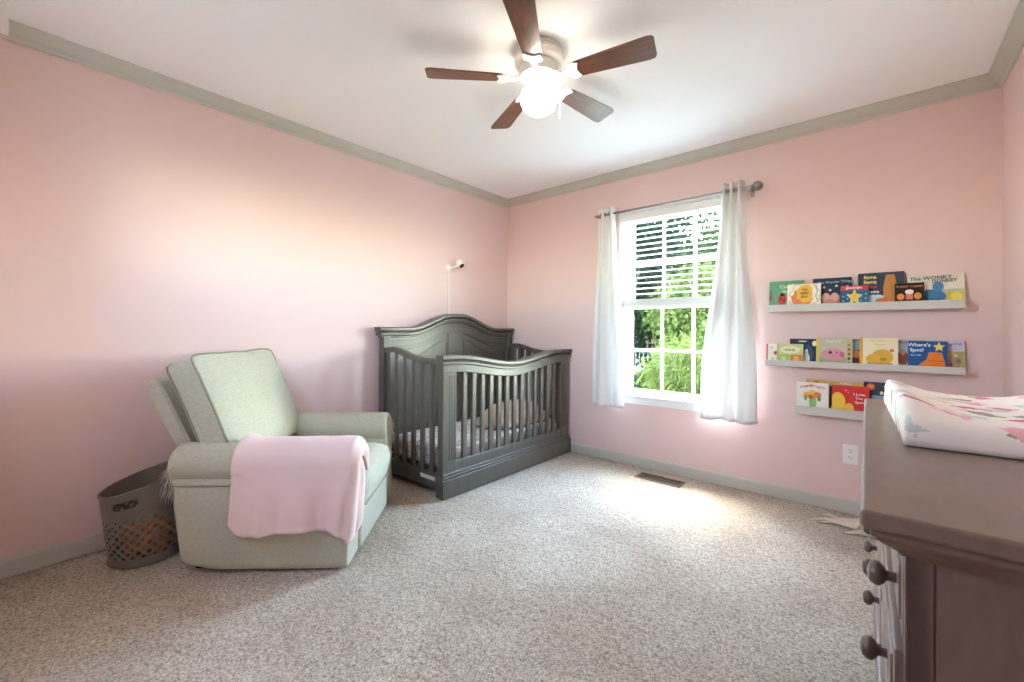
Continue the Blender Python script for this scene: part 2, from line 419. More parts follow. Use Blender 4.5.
# ------------------------------------------------------------------ ceiling fan
FX, FY = 1.680, -1.690
fan = thing('ceiling_fan', 'five-blade flush-mount ceiling fan with a lit globe, in the middle of the ceiling', 'ceiling fan', (FX, FY, H))
b = NB(); lathe(b, [(0, 0), (.105, 0), (.110, -.006), (.110, -.016), (.100, -.024), (.098, -.030), (.115, -.040), (.118, -.062), (.108, -.074), (.085, -.080), (0, -.080)], 40); obj('motor_housing', b, M_fanw, fan, True)
b = NB(); lathe(b, [(0, -.078), (.092, -.080), (.096, -.100), (.090, -.128), (.060, -.140), (0, -.140)], 32)
for k in range(10):
    a = 2 * math.pi * k / 10; box(b, (.0955, -.008, -.115), (.0975, .008, -.092), .001, 1, 0, Matrix.Rotation(a, 4, 'Z'))
obj('hub', b, M_fanw, fan, True)
BANG = [13.5, 82.0, 153.0, 226.0, 298.5]
for k, a in enumerate(BANG):
    rot = Matrix.Rotation(R(a), 4, 'Z'); pitch = Matrix.Rotation(R(-12), 4, 'X')
    zb = -.135
    T = rot @ Matrix.Translation((0, 0, zb)) @ pitch
    b = NB()
    w0, w1, r0, r1 = .046, .062, .165, .535
    poly = [(r0, -w0 * .62), (r0 + .02, -w0 * .92), (r0 + .06, -w0), (r1 - .03, -w1), (r1 - .008, -w1 * .93), (r1, -w1 * .72), (r1 - .0, w1 * .72), (r1 - .008, w1 * .93), (r1 - .03, w1), (r0 + .06, w0), (r0 + .02, w0 * .92), (r0, w0 * .62)]
    prism(b, poly, lambda p, q, d: (p, q, d), -.003, .003)
    bd = obj('blade', b, M_blade, fan, False); bd.matrix_local = T
    b = NB()
    # curved bracket: arm from hub and a scalloped foot under the blade
    foot = [(.125, -.012), (.150, -.016), (.158, -.040), (.178, -.047), (.205, -.036), (.196, -.018), (.192, 0), (.196, .018), (.205, .036), (.178, .047), (.158, .040), (.150, .016), (.125, .012)]
    prism(b, foot, lambda p, q, d: T @ Vector((p, q, d)), -.009, -.0032)
    tube(b, [rot @ Vector((.078, 0, -.118)), rot @ Vector((.100, 0, -.132)), rot @ Vector((.125, 0, -.141)), rot @ Vector((.150, 0, -.141))], [.011, .010, .010, .008], 10)
    for sx, sy in ((.168, -.028), (.168, .028), (.186, 0)):
        lathe(b, [(0, -.012), (.0045, -.011), (.0055, -.009), (.0055, -.0085), (0, -.008)], 8, T @ Matrix.Translation((sx, sy, 0)))
    obj('blade_bracket', b, M_fanw, fan, True)
b = NB(); lathe(b, [(0, -.138), (.040, -.139), (.056, -.146), (.058, -.170), (.050, -.176), (0, -.176)], 32); obj('light_fitter', b, M_fanw, fan, True)
b = NB()
lathe(b, [(.044, -.166), (.050, -.170), (.066, -.182), (.082, -.200), (.089, -.222), (.086, -.248), (.074, -.272), (.054, -.290), (.028, -.301), (0, -.305)], 40); obj('globe_shade', b, M_globe, fan, 'all')
for (px, py, ln) in ((.070, .075, .125), (-.052, .060, .09)):
    b = NB(); tube(b, [(px * .75, py * .75, -.165), (px * .98, py * .98, -.172), (px, py, -.19), (px, py, -.17 - ln)], .0014, 6)
    lathe(b, [(0, 0), (.004, -.003), (.006, -.014), (.0055, -.024), (0, -.028)], 10, Matrix.Translation((px, py, -.168 - ln))); obj('pull_chain', b, M_fanw, fan, True)

# ------------------------------------------------------------------ crib
cr = thing('baby_crib', 'slate grey wooden crib with an arched headboard in the far corner', 'crib', (.42, -.775, 0))
CY = -.775
def cl(x, y, z): return (x - .42, y - CY, z)
def arch(y, flat, peak, half=.765, k=.30):
    """ogee: flat shoulders rising to a dome at the middle"""
    t = abs(y - CY) / half
    s = sm(1 - (t - .06) / .60) if t > .06 else 1
    return lerp(flat, peak, s)
def band(bm, x0, x1, y0, y1, zf, a, c, n=44, rnd=0.0):
    """strip along y following the curve zf(y), from zf+a to zf+c, depth x0..x1"""
    rings = []
    for i in range(n + 1):
        y = lerp(y0, y1, i / n); z = zf(y)
        h = c - a; rr = min(rnd, h * .45, abs(x1 - x0) * .45)
        pr = [(x0, a), (x1 - rr, a), (x1, a + rr), (x1, c - rr), (x1 - rr, c), (x0, c)]
        rings.append([cl(x, y, z + q) for x, q in pr])
    loft(bm, rings)
def flat_or(zf_or): return zf_or if callable(zf_or) else (lambda y: zf_or)
Y0, Y1 = -1.512, -.038
# headboard
hz = lambda y: arch(y, 1.122, 1.243)
b = NB()
for (xa, xb_, ov, a, c) in ((.030, .118, .040, -.030, 0), (.030, .096, .022, -.042, -.028), (.034, .108, .028, -.066, -.040), (.036, .094, .012, -.082, -.064)):
    band(b, xa, xb_, Y0 - ov, min(Y1 + ov * .5, -.006), hz, a, c, 48, .006)
obj('headboard_cornice', b, M_crib, cr, True)
b = NB()
rings = []
n = 48
def boardring(y, x0, x1, zlo, dz): return [cl(x0, y, zlo), cl(x1, y, zlo), cl(x1, y, hz(y) + dz), cl(x0, y, hz(y) + dz)]
loft(b, [boardring(lerp(Y0, Y1, i / n), .040, .070, .16, -.06) for i in range(n + 1)])
# raised curved frieze under the cornice, centre stile and bottom rail
rings = []
for i in range(n + 1):
    y = lerp(Y0 + .05, Y1 - .05, i / n); rings.append([cl(.069, y, hz(y) - .175), cl(.078, y, hz(y) - .170), cl(.078, y, hz(y) - .064), cl(.069, y, hz(y) - .064)])
loft(b, rings)
box(b, cl(.069, CY - .085, .2), cl(.0775, CY + .085, 1.12), .003)
box(b, cl(.069, Y0 + .05, .2), cl(.0765, Y1 - .05, .42), .003)
obj('headboard_panel', b, M_crib, cr, True)
b = NB()   # fine grooves: one following the arch, one sloping line per panel
for off in (.105, .150):
    tube(b, [cl(.0782, lerp(Y0 + .07, Y1 - .07, i / 40), hz(lerp(Y0 + .07, Y1 - .07, i / 40)) - off) for i in range(41)], .0022, 5)
for s in (-1, 1):
    tube(b, [cl(.0705, CY + s * lerp(.10, .62, i / 20), hz(CY + s * lerp(.10, .62, i / 20)) - .215 - .05 * (i / 20)) for i in range(21)], .003, 5)
    tube(b, [cl(.0705, CY + s * .10, .45), cl(.0705, CY + s * .10, 1.0)], .003, 5)
obj('panel_groove', b, M_crib_d, cr)
for y in (Y0 + .03, Y1 - .03):
    b = NB(); box(b, cl(.034, y - .033, .0), cl(.100, y + .033, 1.065), .004); obj('headboard_post', b, M_crib, cr)
# front
fz = lambda y: lerp(.866, .936, sm((abs(y - (CY - .03)) / .62)))
b = NB()
for (xa, xb_, ov, a, c) in ((.735, .808, .022, -.030, 0), (.742, .788, .010, -.042, -.028), (.744, .799, .014, -.064, -.040), (.746, .7845, .003, -.118, -.050)):
    band(b, xa, xb_, Y0 - ov, min(Y1 + ov, -.012), fz, a, c, 48, .006)
obj('front_top_rail', b, M_crib, cr, True)
PW = .118
for y0, y1 in ((Y0, Y0 + PW), (Y1 - PW, Y1)):
    b = NB(); box(b, cl(.728, y0, 0.0), cl(.782, y1, .912), .004); p = obj('front_post', b, M_crib, cr)
    ym = (y0 + y1) / 2 + (.018 if y0 < CY else -.018)
    b = NB()
    for k in (-1, 0, 1): box(b, cl(.7815, ym + k * .022 - .004, .24), cl(.7832, ym + k * .022 + .004, .80), .0005, 1)
    obj('flute', b, M_crib_d, p)
b = NB(); box(b, cl(.744, Y0 + PW - .005, .150), cl(.776, Y1 - PW + .005, .226), .004); obj('front_bottom_rail', b, M_crib, cr)
b = NB()
band(b, .730, .804, Y0 - .012, Y1 + .012, lambda y: 0, .004, .125, 2, .004); band(b, .730, .797, Y0 - .008, Y1 + .008, lambda y: 0, .124, .143, 2, .006); band(b, .730, .790, Y0 - .003, Y1 + .003, lambda y: 0, .142, .160, 2, .006)
obj('front_plinth', b, M_crib, cr, True)
gap0, gap1 = Y0 + PW, Y1 - PW
NS = 13
for k in range(NS):
    y = lerp(gap0, gap1, (k + 1) / (NS + 1))
    b = NB(); box(b, cl(.750, y - .0195, .215), cl(.772, y + .0195, fz(y) - .108), .004); obj('slat', b, M_crib, cr)
# sides
def sz(x): return lerp(.962, .912, sm((x - .16) / .42)) + .012 * math.exp(-((x - .22) / .1) ** 2)
for y, far in ((Y0 + .028, 0), (Y1 - .028, 1)):
    b = NB(); rings = []
    for i in range(31):
        x = lerp(.098, .732, i / 30); z = sz(x)
        rings.append([cl(x, y - .018, z - .040), cl(x, y + .018, z - .040), cl(x, y + .020, z - .010), cl(x, y + .014, z), cl(x, y - .014, z), cl(x, y - .020, z - .010)])
    loft(b, rings); obj('side_top_rail', b, M_crib, cr, True)
    b = NB(); box(b, cl(.098, y - .016, .040), cl(.732, y + .016, .142), .004); obj('side_bottom_rail', b, M_crib, cr)
    for k in range(6):
        x = .130 + k * .1015
        b = NB(); box(b, cl(x - .019, y - .010, .135), cl(x + .019, y + .010, sz(x) - .035), .004); obj('slat', b, M_crib, cr)
b = NB(); box(b, cl(.535, Y0 + .0112, .096), cl(.690, Y0 + .0122, .122)); s_ = obj('warning_label', b, mat('label_paper', (214, 206, 196), .6), cr); s_['label'] = 'pale paper sticker on the end rail'
b = NB(); box(b, cl(.10, Y0 + .05, .125), cl(.74, Y1 - .05, .150), .003); obj('mattress_support', b, M_crib, cr)

# mattress with fitted sheet (lies in the crib)
b = NB(); box(b, (-.315, -.668, 0), (.315, .668, .150), .035, 4)
for v in b.verts:
    if v.co.z > .1: v.co.z += .004 * noise.noise((v.co.x * 5, v.co.y * 5, 1))
ms = obj('crib_mattress', b, M_sheet, None, True, (.420, -.776, .151)); tag(ms, 'crib mattress in a pale patterned fitted sheet inside the slate grey crib', 'mattress')

# beige cushion lying on the mattress
def dome(nu, nv, lx, ly, h, seed):
    b = NB()
    def f(u, v):
        a = 2 * math.pi * u; r = v
        cx, cy = math.cos(a), math.sin(a)
        k = (abs(cx) ** 3.2 + abs(cy) ** 3.2) ** (-1 / 3.2)
        zz = h * (1 - r ** 2.6) ** .8 if r < 1 else 0
        wob = 1 + .05 * noise.noise((cx * 2, cy * 2, seed))
        return (lx * cx * r * k * wob, ly * cy * r * k * wob, max(0, zz + .012 * noise.noise((cx * r * 4, cy * r * 4, seed + 2)) * (1 - r)))
    grid(b, f, nu, nv); bmesh.ops.remove_doubles(b, verts=b.verts[:], dist=1e-5)
    bmesh.ops.holes_fill(b, edges=[e for e in b.edges if len(e.link_faces) == 1])
    return b
b = dome(48, 14, .20, .38, .185, 3.0)
cu = obj('crib_cushion', b, M_lounge, None, 'all', (.50, -.47, .304)); tag(cu, 'beige cushion lying on the crib mattress, behind the front slats', 'cushion')
b = NB()
tube(b, [(.205 * math.cos(a) * (abs(math.cos(a)) ** 3.2 + abs(math.sin(a)) ** 3.2) ** (-1 / 3.2), .395 * math.sin(a) * (abs(math.cos(a)) ** 3.2 + abs(math.sin(a)) ** 3.2) ** (-1 / 3.2), .012) for a in [2 * math.pi * i / 60 for i in range(60)]], .006, 6, close=True)
obj('piping', b, mat('brown_piping', (120, 92, 76), .9), cu, True)

# ------------------------------------------------------------------ recliner
A43 = R(43.5)
u_ = Vector((math.cos(A43), math.sin(A43), 0)); v_ = Vector((-math.sin(A43), math.cos(A43), 0)); P0 = Vector((1.097, -2.340, 0))
RD, RW = .78, .90
rorg = P0 - u_ * .40 + v_ * .45
rec = thing('recliner_chair', 'sage linen recliner with rolled arms beside the crib', 'recliner', tuple(rorg), A43)
def rl(a, bb, z): return (.40 - a, bb - .45, z)      # a: back from the front, bb: from the near arm side
def arm(name, y_out, y_in, sgn):
    """sgn +1: outer side at small bb"""
    b = NB()
    c = .098; zc = .478; r = .094
    def sect(k, dz=0):
        pts = [(.022, .012), (.008, .045), (.004, .30), (.006, .385)]
        pts += [(c + r * math.cos(t), zc + r * math.sin(t) * .98) for t in [R(218) - R(256) * i / 22 for i in range(23)]]
        pts += [(.186, .38), (.19, .2), (.18, .012)]
        out = []
        for q, z in pts:
            q = c + (q - c) * k; z = zc - .05 + (z - (zc - .05)) * (k if z > zc - .05 else 1 - (1 - k) * .15)
            out.append((q, z + dz))
        return out
    rings = []
    for a, k in ((.000, .86), (.003, .93), (.010, .97), (.024, 1.0), (.2, 1), (.4, 1), (.6, 1), (.74, 1.0), (.775, .97), (.795, .9), (.803, .78)):
        ring = []
        for q, z in sect(k):
            aa = a
            if a > .7 and z < .40: aa = a - .035 * (1 - (z / .40)) ** 2 - .03      # lower back tucks in
            # base edge lifts a touch toward both ends
            ring.append(rl(aa, q if sgn > 0 else RW - q, z + (.03 * ((a - .45) / .35) ** 2 if z < .1 and a > .45 else 0)))
        rings.append(ring)
    loft(b, rings)
    o = obj(name, b, M_fab, rec, True)
    g = NB()
    q0 = .0045
    tube(g, [rl(a, q0 if sgn > 0 else RW - q0, .397) for a in (.015, .2, .4, .6, .765)], .0035, 6); obj('seam_piping', g, M_pipe, o, True)
    return o
arm('arm', 0, .2, 1); arm('arm', .7, .9, -1)
# front disc of arms already rounded; body between arms
b = NB(); box(b, rl(.06, .17, .05), rl(.76, .73, .30), .01); box(b, rl(.70, .17, .04), rl(.76, .73, .5), .01); obj('base', b, M_fab, rec)
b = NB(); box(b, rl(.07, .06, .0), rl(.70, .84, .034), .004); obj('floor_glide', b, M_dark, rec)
b = NB()   # footrest panel below the seat
box(b, rl(-.012, .186, .015), rl(.06, .714, .213), .018, 3); obj('footrest_panel', b, M_fab, rec, True)
b = NB()   # seat cushion bulging past the arms
def seatf():
    rings = []
    nn = 20
    prof = [(.58, .26), (.02, .215), (-.022, .235), (-.042, .29), (-.045, .345), (-.03, .388), (.0, .408), (.05, .418), (.30, .415), (.58, .40)]
    for i in range(nn + 1):
        t = i / nn; y = lerp(.190, .710, t); e = 1 - abs(2 * t - 1) ** 8
        rings.append([rl(.26 + (a - .26) * (.94 + .06 * e) + .0, y, .31 + (z - .31) * (.80 + .2 * e) + (.006 * math.sin(math.pi * t) if z > .38 else 0)) for a, z in prof])
    loft(b, rings)
seatf(); seat = obj('seat_cushion', b, M_fab, rec, True)
g = NB(); tube(g, [rl(-.028, lerp(.20, .70, i / 10), .228) for i in range(11)], .0035, 6); obj('seam_piping', g, M_pipe, seat, True)
# back frame (slab) reclined
REC = R(-23)
def TB(a, z): return Matrix.Translation(rl(a, .45, z)) @ Matrix.Rotation(REC, 4, 'Y')
b = NB()
fw_ = .33
rings = []
for z, wk, t0, t1 in ((-.16, .88, -.03, .03), (0, .92, -.04, .035), (.15, .96, -.045, .035), (.30, 1.0, -.045, .035), (.365, 1.0, -.04, .03), (.385, .97, -.025, .02), (.392, .93, -.012, .01)):
    w = fw_ * wk; rings.append([(t0, -w + .02, z), (t0, w - .02, z), (t0 + .015, w, z), (t1 - .01, w, z), (t1, w - .012, z), (t1, -w + .012, z), (t1 - .01, -w, z), (t0 + .015, -w, z)])
loft(b, rings); bmesh.ops.transform(b, matrix=TB(.800, .50), verts=b.verts[:]); obj('back_frame', b, M_fab, rec, True)
# back cushion: boxed pillow with piping
def pillow(bm, w, h, t, puff, n=22):
    def outline(u, v):
        # u,v in -1..1 -> slightly waisted rounded rectangle
        x = u * w / 2 * (1 - .035 * (1 - v * v)) ; y = v * h / 2 * (1 - .02 * (1 - u * u))
        k = max(0, abs(u) - .86) / .14 * max(0, abs(v) - .86) / .14
        return x * (1 - .035 * k), y * (1 - .05 * k)
    def f(side):
        def g(p, q):
            u, v = p * 2 - 1, q * 2 - 1; x, y = outline(u, v)
            bul = puff * ((1 - abs(u) ** 2.6) * (1 - abs(v) ** 3.0)) ** .75
            wr = .016 * noise.noise((x * 7 + side * 3, y * 4, 2.0)) * (1 - abs(u) ** 6) + .006 * noise.noise((x * 22, y * 9, 7)) * max(0, abs(u) - .5) * 2
            return (side * (t / 2 + (bul if side > 0 else bul * .35)) + wr * (side > 0), x, y)
        return g
    grid(bm, f(1), n, n); grid(bm, f(-1), n, n)
    per = [(i / n, 0) for i in range(n)] + [(1, i / n) for i in range(n)] + [(1 - i / n, 1) for i in range(n)] + [(0, 1 - i / n) for i in range(n)]
    f1, f2 = f(1), f(-1)
    A = [f1(*p) for p in per]; B = [f2(*p) for p in per]
    mid = []
    for a, c in zip(A, B):
        mid.append(tuple(lerp(a[i], c[i], .5) * (1.02 if i else 1) for i in range(3)))
    loft(bm, [A, mid, B], cap=False, loop=False)
    bmesh.ops.remove_doubles(bm, verts=bm.verts[:], dist=1e-4)
    return A, B
b = NB(); A, B = pillow(b, .74, .555, .12, .065)
T = Matrix.Translation(rl(.700, .452, .700)) @ Matrix.Rotation(REC, 4, 'Y')
bmesh.ops.transform(b, matrix=T, verts=b.verts[:]); bc = obj('back_cushion', b, M_fab, rec, True)
for loop_ in (A, B):
    g = NB(); tube(g, [T @ Vector(p) for p in loop_], .0058, 6, close=True); obj('piping', g, M_pipe, bc, 'all')
# scratched threads at the arm ends
g = NB()
rnd = random.Random(3)
for (a0, a1, b0, b1, z0, z1, n, out) in ((.76, .80, .0, .10, .36, .50, 70, (-1, -1)), (-.005, .01, .80, .90, .40, .52, 40, (1, .6))):
    for k in range(n):
        a = rnd.uniform(a0, a1); q = rnd.uniform(b0, b1); z = rnd.uniform(z0, z1)
        p = Vector(rl(a, q, z)); d = Vector((out[0] * rnd.uniform(.4, 1.2), out[1] * rnd.uniform(.1, .8), rnd.uniform(-.3, .3))) * .012
        L_ = rnd.uniform(.6, 1.5)
        tube(g, [p, p + d * L_ + Vector((0, 0, -.006)), p + d * 1.4 * L_ + Vector((0, 0, -.026 * L_)), p + d * 1.5 * L_ + Vector((rnd.uniform(-.006, .006), 0, -.045 * L_))], [.0009, .0008, .0007, .0004], 4)
o = obj('frayed_thread', g, mat('pale_thread', (222, 219, 203), .9), rec); o['label'] = 'pale frayed threads'; o['kind'] = 'stuff'

# blush blanket over the near arm
def blanket():
    b = NB()
    c, zc, r = .098, .478, .111
    path = []
    # inner side up over the roll and down outside
    path += [(.235, .425), (.215, .44)]
    for i in range(19): 
        t = R(-10) + R(195) * i / 18
        path.append((c + r * math.cos(t), zc + r * math.sin(t)))
    zz = [.44, .41, .38, .35, .32, .29, .265, .245, .228, .215]
    for i, z in enumerate(zz): path.append((-.016 - .004 * (i > 1), z))
    path += [(-.027, .203), (-.021, .194), (-.008, .195), (-.003, .206)]
    # arclength param
    ds = [0]
    for i in range(1, len(path)): ds.append(ds[-1] + math.dist(path[i], path[i - 1]))
    tot = ds[-1]
    def at(t):
        d = t * tot
        for i in range(1, len(ds)):
            if d <= ds[i] + 1e-9:
                k = (d - ds[i - 1]) / (ds[i] - ds[i - 1]); return lerp(path[i - 1][0], path[i][0], k), lerp(path[i - 1][1], path[i][1], k)
        return path[-1]
    LEN, WR = .51, .13
    def f(u, v):
        s = u * (LEN + WR)
        q, z = at(v)
        low = sm((.46 - z) / .3) if q < .05 else 0
        # vertical folds growing to the hem
        fold = low * (.021 * math.sin(s * 46 + 2 * math.sin(s * 9)) * (.4 + .6 * sm((s - .15) / .3)) + .012 * noise.noise((s * 26, z * 3, 1.0)))
        crease = low * (-.018) * math.exp(-((s - .50 + .12 * (.3 - z)) / .016) ** 2) + low * .022 * math.exp(-((s - .545 + .1 * (.3 - z)) / .026) ** 2)
        out = -(fold + crease + .018 * low)
        hem = .06 * low * max(0, 1 - s / .07) ** 2 * sm((.34 - z) / .13) - .016 * low * math.sin(s * 11 + 1) * sm((.3 - z) / .16)
        a = LEN - .012 - s
        lump = .012 * math.exp(-((s - .02) / .03) ** 2) + .004 * noise.noise((s * 12, v * 6, 9))
        if s < LEN:
            cx, cz = c, zc
            dq, dz = q - cx, z - cz
            if z > .45:
                l = math.hypot(dq, dz); k = (l + lump) / l; q, z = cx + dq * k, cz + dz * k
            return rl(a, q + out, z + hem - .035 * sm((s - .4) / .2) * low * (z < .28))
        e = (s - LEN) / WR
        ang = e * math.pi / 2
        k = 1 - .62 * (1 - math.cos(ang)) - .18 * e
        aa = -.012 - .034 * math.sin(min(ang * 1.6, math.pi / 2)) - .012 * math.sin(e * 9 + v * 7) * e
        q2 = c + (q + out - c) * k
        z2 = (zc + (z - zc) * k) if z > zc else z + hem - .035 * low * (z < .28) + .10 * e * low * e
        return rl(aa, q2, z2)
    grid(b, f, 92, 64)
    o = obj('throw_blanket', b, M_blank, None, 'all', tuple(rorg)); o.rotation_euler = (0, 0, A43)
    tag(o, 'blush pink throw blanket draped over the near arm of the recliner', 'blanket')
    s = o.modifiers.new('cloth_thickness', 'SOLIDIFY'); s.thickness = .007; s.offset = 0
blanket()

# ------------------------------------------------------------------ laundry basket
BX, BY = .205, -2.892
bk = thing('laundry_basket', 'grey plastic lattice laundry basket on the carpet behind the recliner', 'basket', (BX, BY, 0), 0)
def rim(a): return .372 + .052 * math.cos(a - R(75))
def bpt(a, t):
    """t 0..1 base to rim"""
    r = lerp(.148, .182, t); return Vector((r * 1.0 * math.cos(a), r * .98 * math.sin(a), t * rim(a)))
b = NB()
NA = 24; rows = 11; t0, t1 = .07, .70
t = bmesh.new()
vv = {}
def gv(i, j):
    key = (i % (2 * NA), j)
    if key not in vv: vv[key] = t.verts.new(bpt(2 * math.pi * key[0] / (2 * NA), lerp(t0, t1, j / rows)))
    return vv[key]
inner = {}
for j in range(0, rows - 1):
    for i in range(2 * NA):
        if (i + j) % 2 == 0:
            o4 = [gv(i, j), gv(i + 1, j + 1), gv(i, j + 2), gv(i - 1, j + 1)]
            c4 = sum((v.co for v in o4), Vector()) / 4
            n4 = [t.verts.new(c4 + (v.co - c4) * .56) for v in o4]
            for k in range(4): t.faces.new((o4[k], o4[(k + 1) % 4], n4[(k + 1) % 4], n4[k]))
join(b, t)
def ringband(ta, tb, n, skip=None):
    m = 144
    vs = [[b.verts.new(bpt(2 * math.pi * i / m, lerp(ta, tb, j / n))) for i in range(m)] for j in range(n + 1)]
    for j in range(n):
        for i in range(m):
            if skip and skip(2 * math.pi * (i + .5) / m, lerp(ta, tb, (j + .5) / n)): continue
            b.faces.new((vs[j][i], vs[j][(i + 1) % m], vs[j + 1][(i + 1) % m], vs[j + 1][i]))
ringband(0.0, .12, 2)
def hole(a, tt):
    for c in (R(-38), R(142)):
        d = (a - c + math.pi) % (2 * math.pi) - math.pi
        x = d * .18; z = (tt - .845) * .335
        hx = max(0, abs(x) - .040)
        if hx * hx + z * z < .0150 ** 2: return True
    return False
ringband(.64, 1.0, 14, hole)
bmesh.ops.create_circle(b, cap_ends=True, segments=48, radius=.150, matrix=Matrix.Translation((0, 0, .004)))
o = obj('basket_body', b, M_basket, bk, False); sd = o.modifiers.new('wall', 'SOLIDIFY'); sd.thickness = .003
b = NB(); tube(b, [bpt(2 * math.pi * i / 72, 1.0) for i in range(72)], .005, 8, close=True); obj('rim', b, M_basket, bk, True)
def crumple(name, label, m, c, lx, ly, h, seed, cat, rz=0):
    b = NB()
    def f(u, v):
        a = 2 * math.pi * u; th = math.pi * v
        x, y, z = math.cos(a) * math.sin(th), math.sin(a) * math.sin(th), math.cos(th)
        k = 1 + .22 * noise.noise((x * 2.2 + seed, y * 2.2, z * 2.2)) + .10 * noise.noise((x * 6 + seed, y * 6, z * 6))
        return (x * lx * k, y * ly * k, h * (z * k + 1) * .5 if z > -.6 else h * .5 * (1 - .6 * k) * .2)
    grid(b, f, 48, 28); bmesh.ops.remove_doubles(b, verts=b.verts[:], dist=1e-5)
    o = obj(name, b, m, None, 'all', c); o.rotation_euler = (0, 0, rz); tag(o, label, cat)
crumple('folded_cloth', 'crumpled orange cloth seen through the lattice of the laundry basket', mat('orange_cloth', (226, 138, 40), .9, col2=(196, 84, 36), vscale=16), (BX + .050, BY - .006, .012), .072, .100, .17, 2.0, 'cloth')
crumple('folded_cloth', 'white cloth at the wall side inside the laundry basket', mat('white_cloth', (216, 210, 204), .9, col2=(120, 116, 116), vscale=9), (BX - .050, BY - .020, .09), .066, .085, .11, 5.0, 'cloth')

# ------------------------------------------------------------------ dresser
DA = R(.85)
DL, DD, DH = 1.445, .485, .83
dr = thing('dresser', 'taupe wooden dresser with round knobs along the right wall', 'dresser', (2.893, -2.475, 0), DA)
# local: x from front(0) to wall, y from near end (0) to far end
b = NB()
box(b, (0, 0, DH - .028), (DD, DL, DH), .007, 3); box(b, (.012, .012, DH - .042), (DD, DL - .012, DH - .028), .004, 2)
rings = []
for o_, z in ((.018, DH - .040), (.020, DH - .047), (.030, DH - .056), (.044, DH - .066), (.050, DH - .074)):
    rings.append([(o_, o_, z), (DD - .004, o_, z), (DD - .004, DL - o_, z), (o_, DL - o_, z)])
loft(b, rings)
obj('dresser_top', b, M_dres, dr, True)
b = NB()
x0, x1, y0, y1, zt = .054, DD - .01, .052, DL - .052, DH - .072
st = .052
for lo, hi in (((x0, y0, .03), (x0 + .032, y0 + .022, zt)), ((x1 - .045, y0, .03), (x1, y0 + .022, zt)), ((x0 + .03, y0 + .001, .10), (x1 - .045, y0 + .022, .17)),
               ((x0 + .0335, y0 + .0015, .08), (x1 - .0465, y0 + .02, zt)), ((x0 + .02, y0 + .006, .08), (x1 - .02, y0 + .021, zt)),
               ((x0, y1 - .022, .03), (x1, y1, zt)), ((x1 - .01, y0 + .01, .06), (x1, y1 - .01, zt)), ((x0 + .01, y0 + .01, .08), (x1, y1 - .01, .10)),
               ((x0 + .01, y0 + .01, zt - .03), (x1, y1 - .01, zt - .002)), ((x0, y0, .03), (x0 + .03, y0 + .038, zt)), ((x0, y1 - .038, .03), (x0 + .03, y1, zt)),
               ((x0 + .004, y0 + .03, .08), (x0 + .02, y1 - .03, zt))):
    box(b, lo, hi, .002, 1)
obj('dresser_body', b, M_dres, dr)
b = NB(); box(b, (.028, .030, .0), (DD - .012, DL - .022, .075), .006); box(b, (.034, .038, .073), (DD - .014, DL - .030, .095), .008, 3); obj('plinth', b, M_dres, dr, True)
KP = [(.0085, 0), (.008, .010), (.009, .014), (.016, .018), (.0205, .024), (.0205, .030), (.016, .037), (.007, .040), (0, .0405)]
def drawer(ya, yb, za, zb, xf, knobs):
    b = NB(); box(b, (xf, ya, za), (x0 + .015, yb, zb), .005, 2); box(b, (xf - .004, ya + .022, za + .022), (xf + .006, yb - .022, zb - .022), .004, 2)
    d = obj('drawer', b, M_dres, dr, True)
    for y in knobs:
        g = NB(); lathe(g, KP, 20, Matrix.Translation((xf - .003, y, (za + zb) / 2)) @ Matrix.Rotation(R(-90), 4, 'Y')); obj('knob', g, M_knob, d, True)
yc = DL / 2
for ya, yb in ((.085, yc - .012), (yc + .012, DL - .085)):
    m_ = (ya + yb) / 2
    drawer(ya, yb, .605, .742, .052, (m_ - .24, m_ + .24))
    drawer(ya, yb, .415, .590, .042, (m_ - .18, m_ + .18))
    drawer(ya, yb, .195, .400, .042, (m_ - .20, m_ + .20))
    drawer(ya, yb, .100, .182, .044, ())

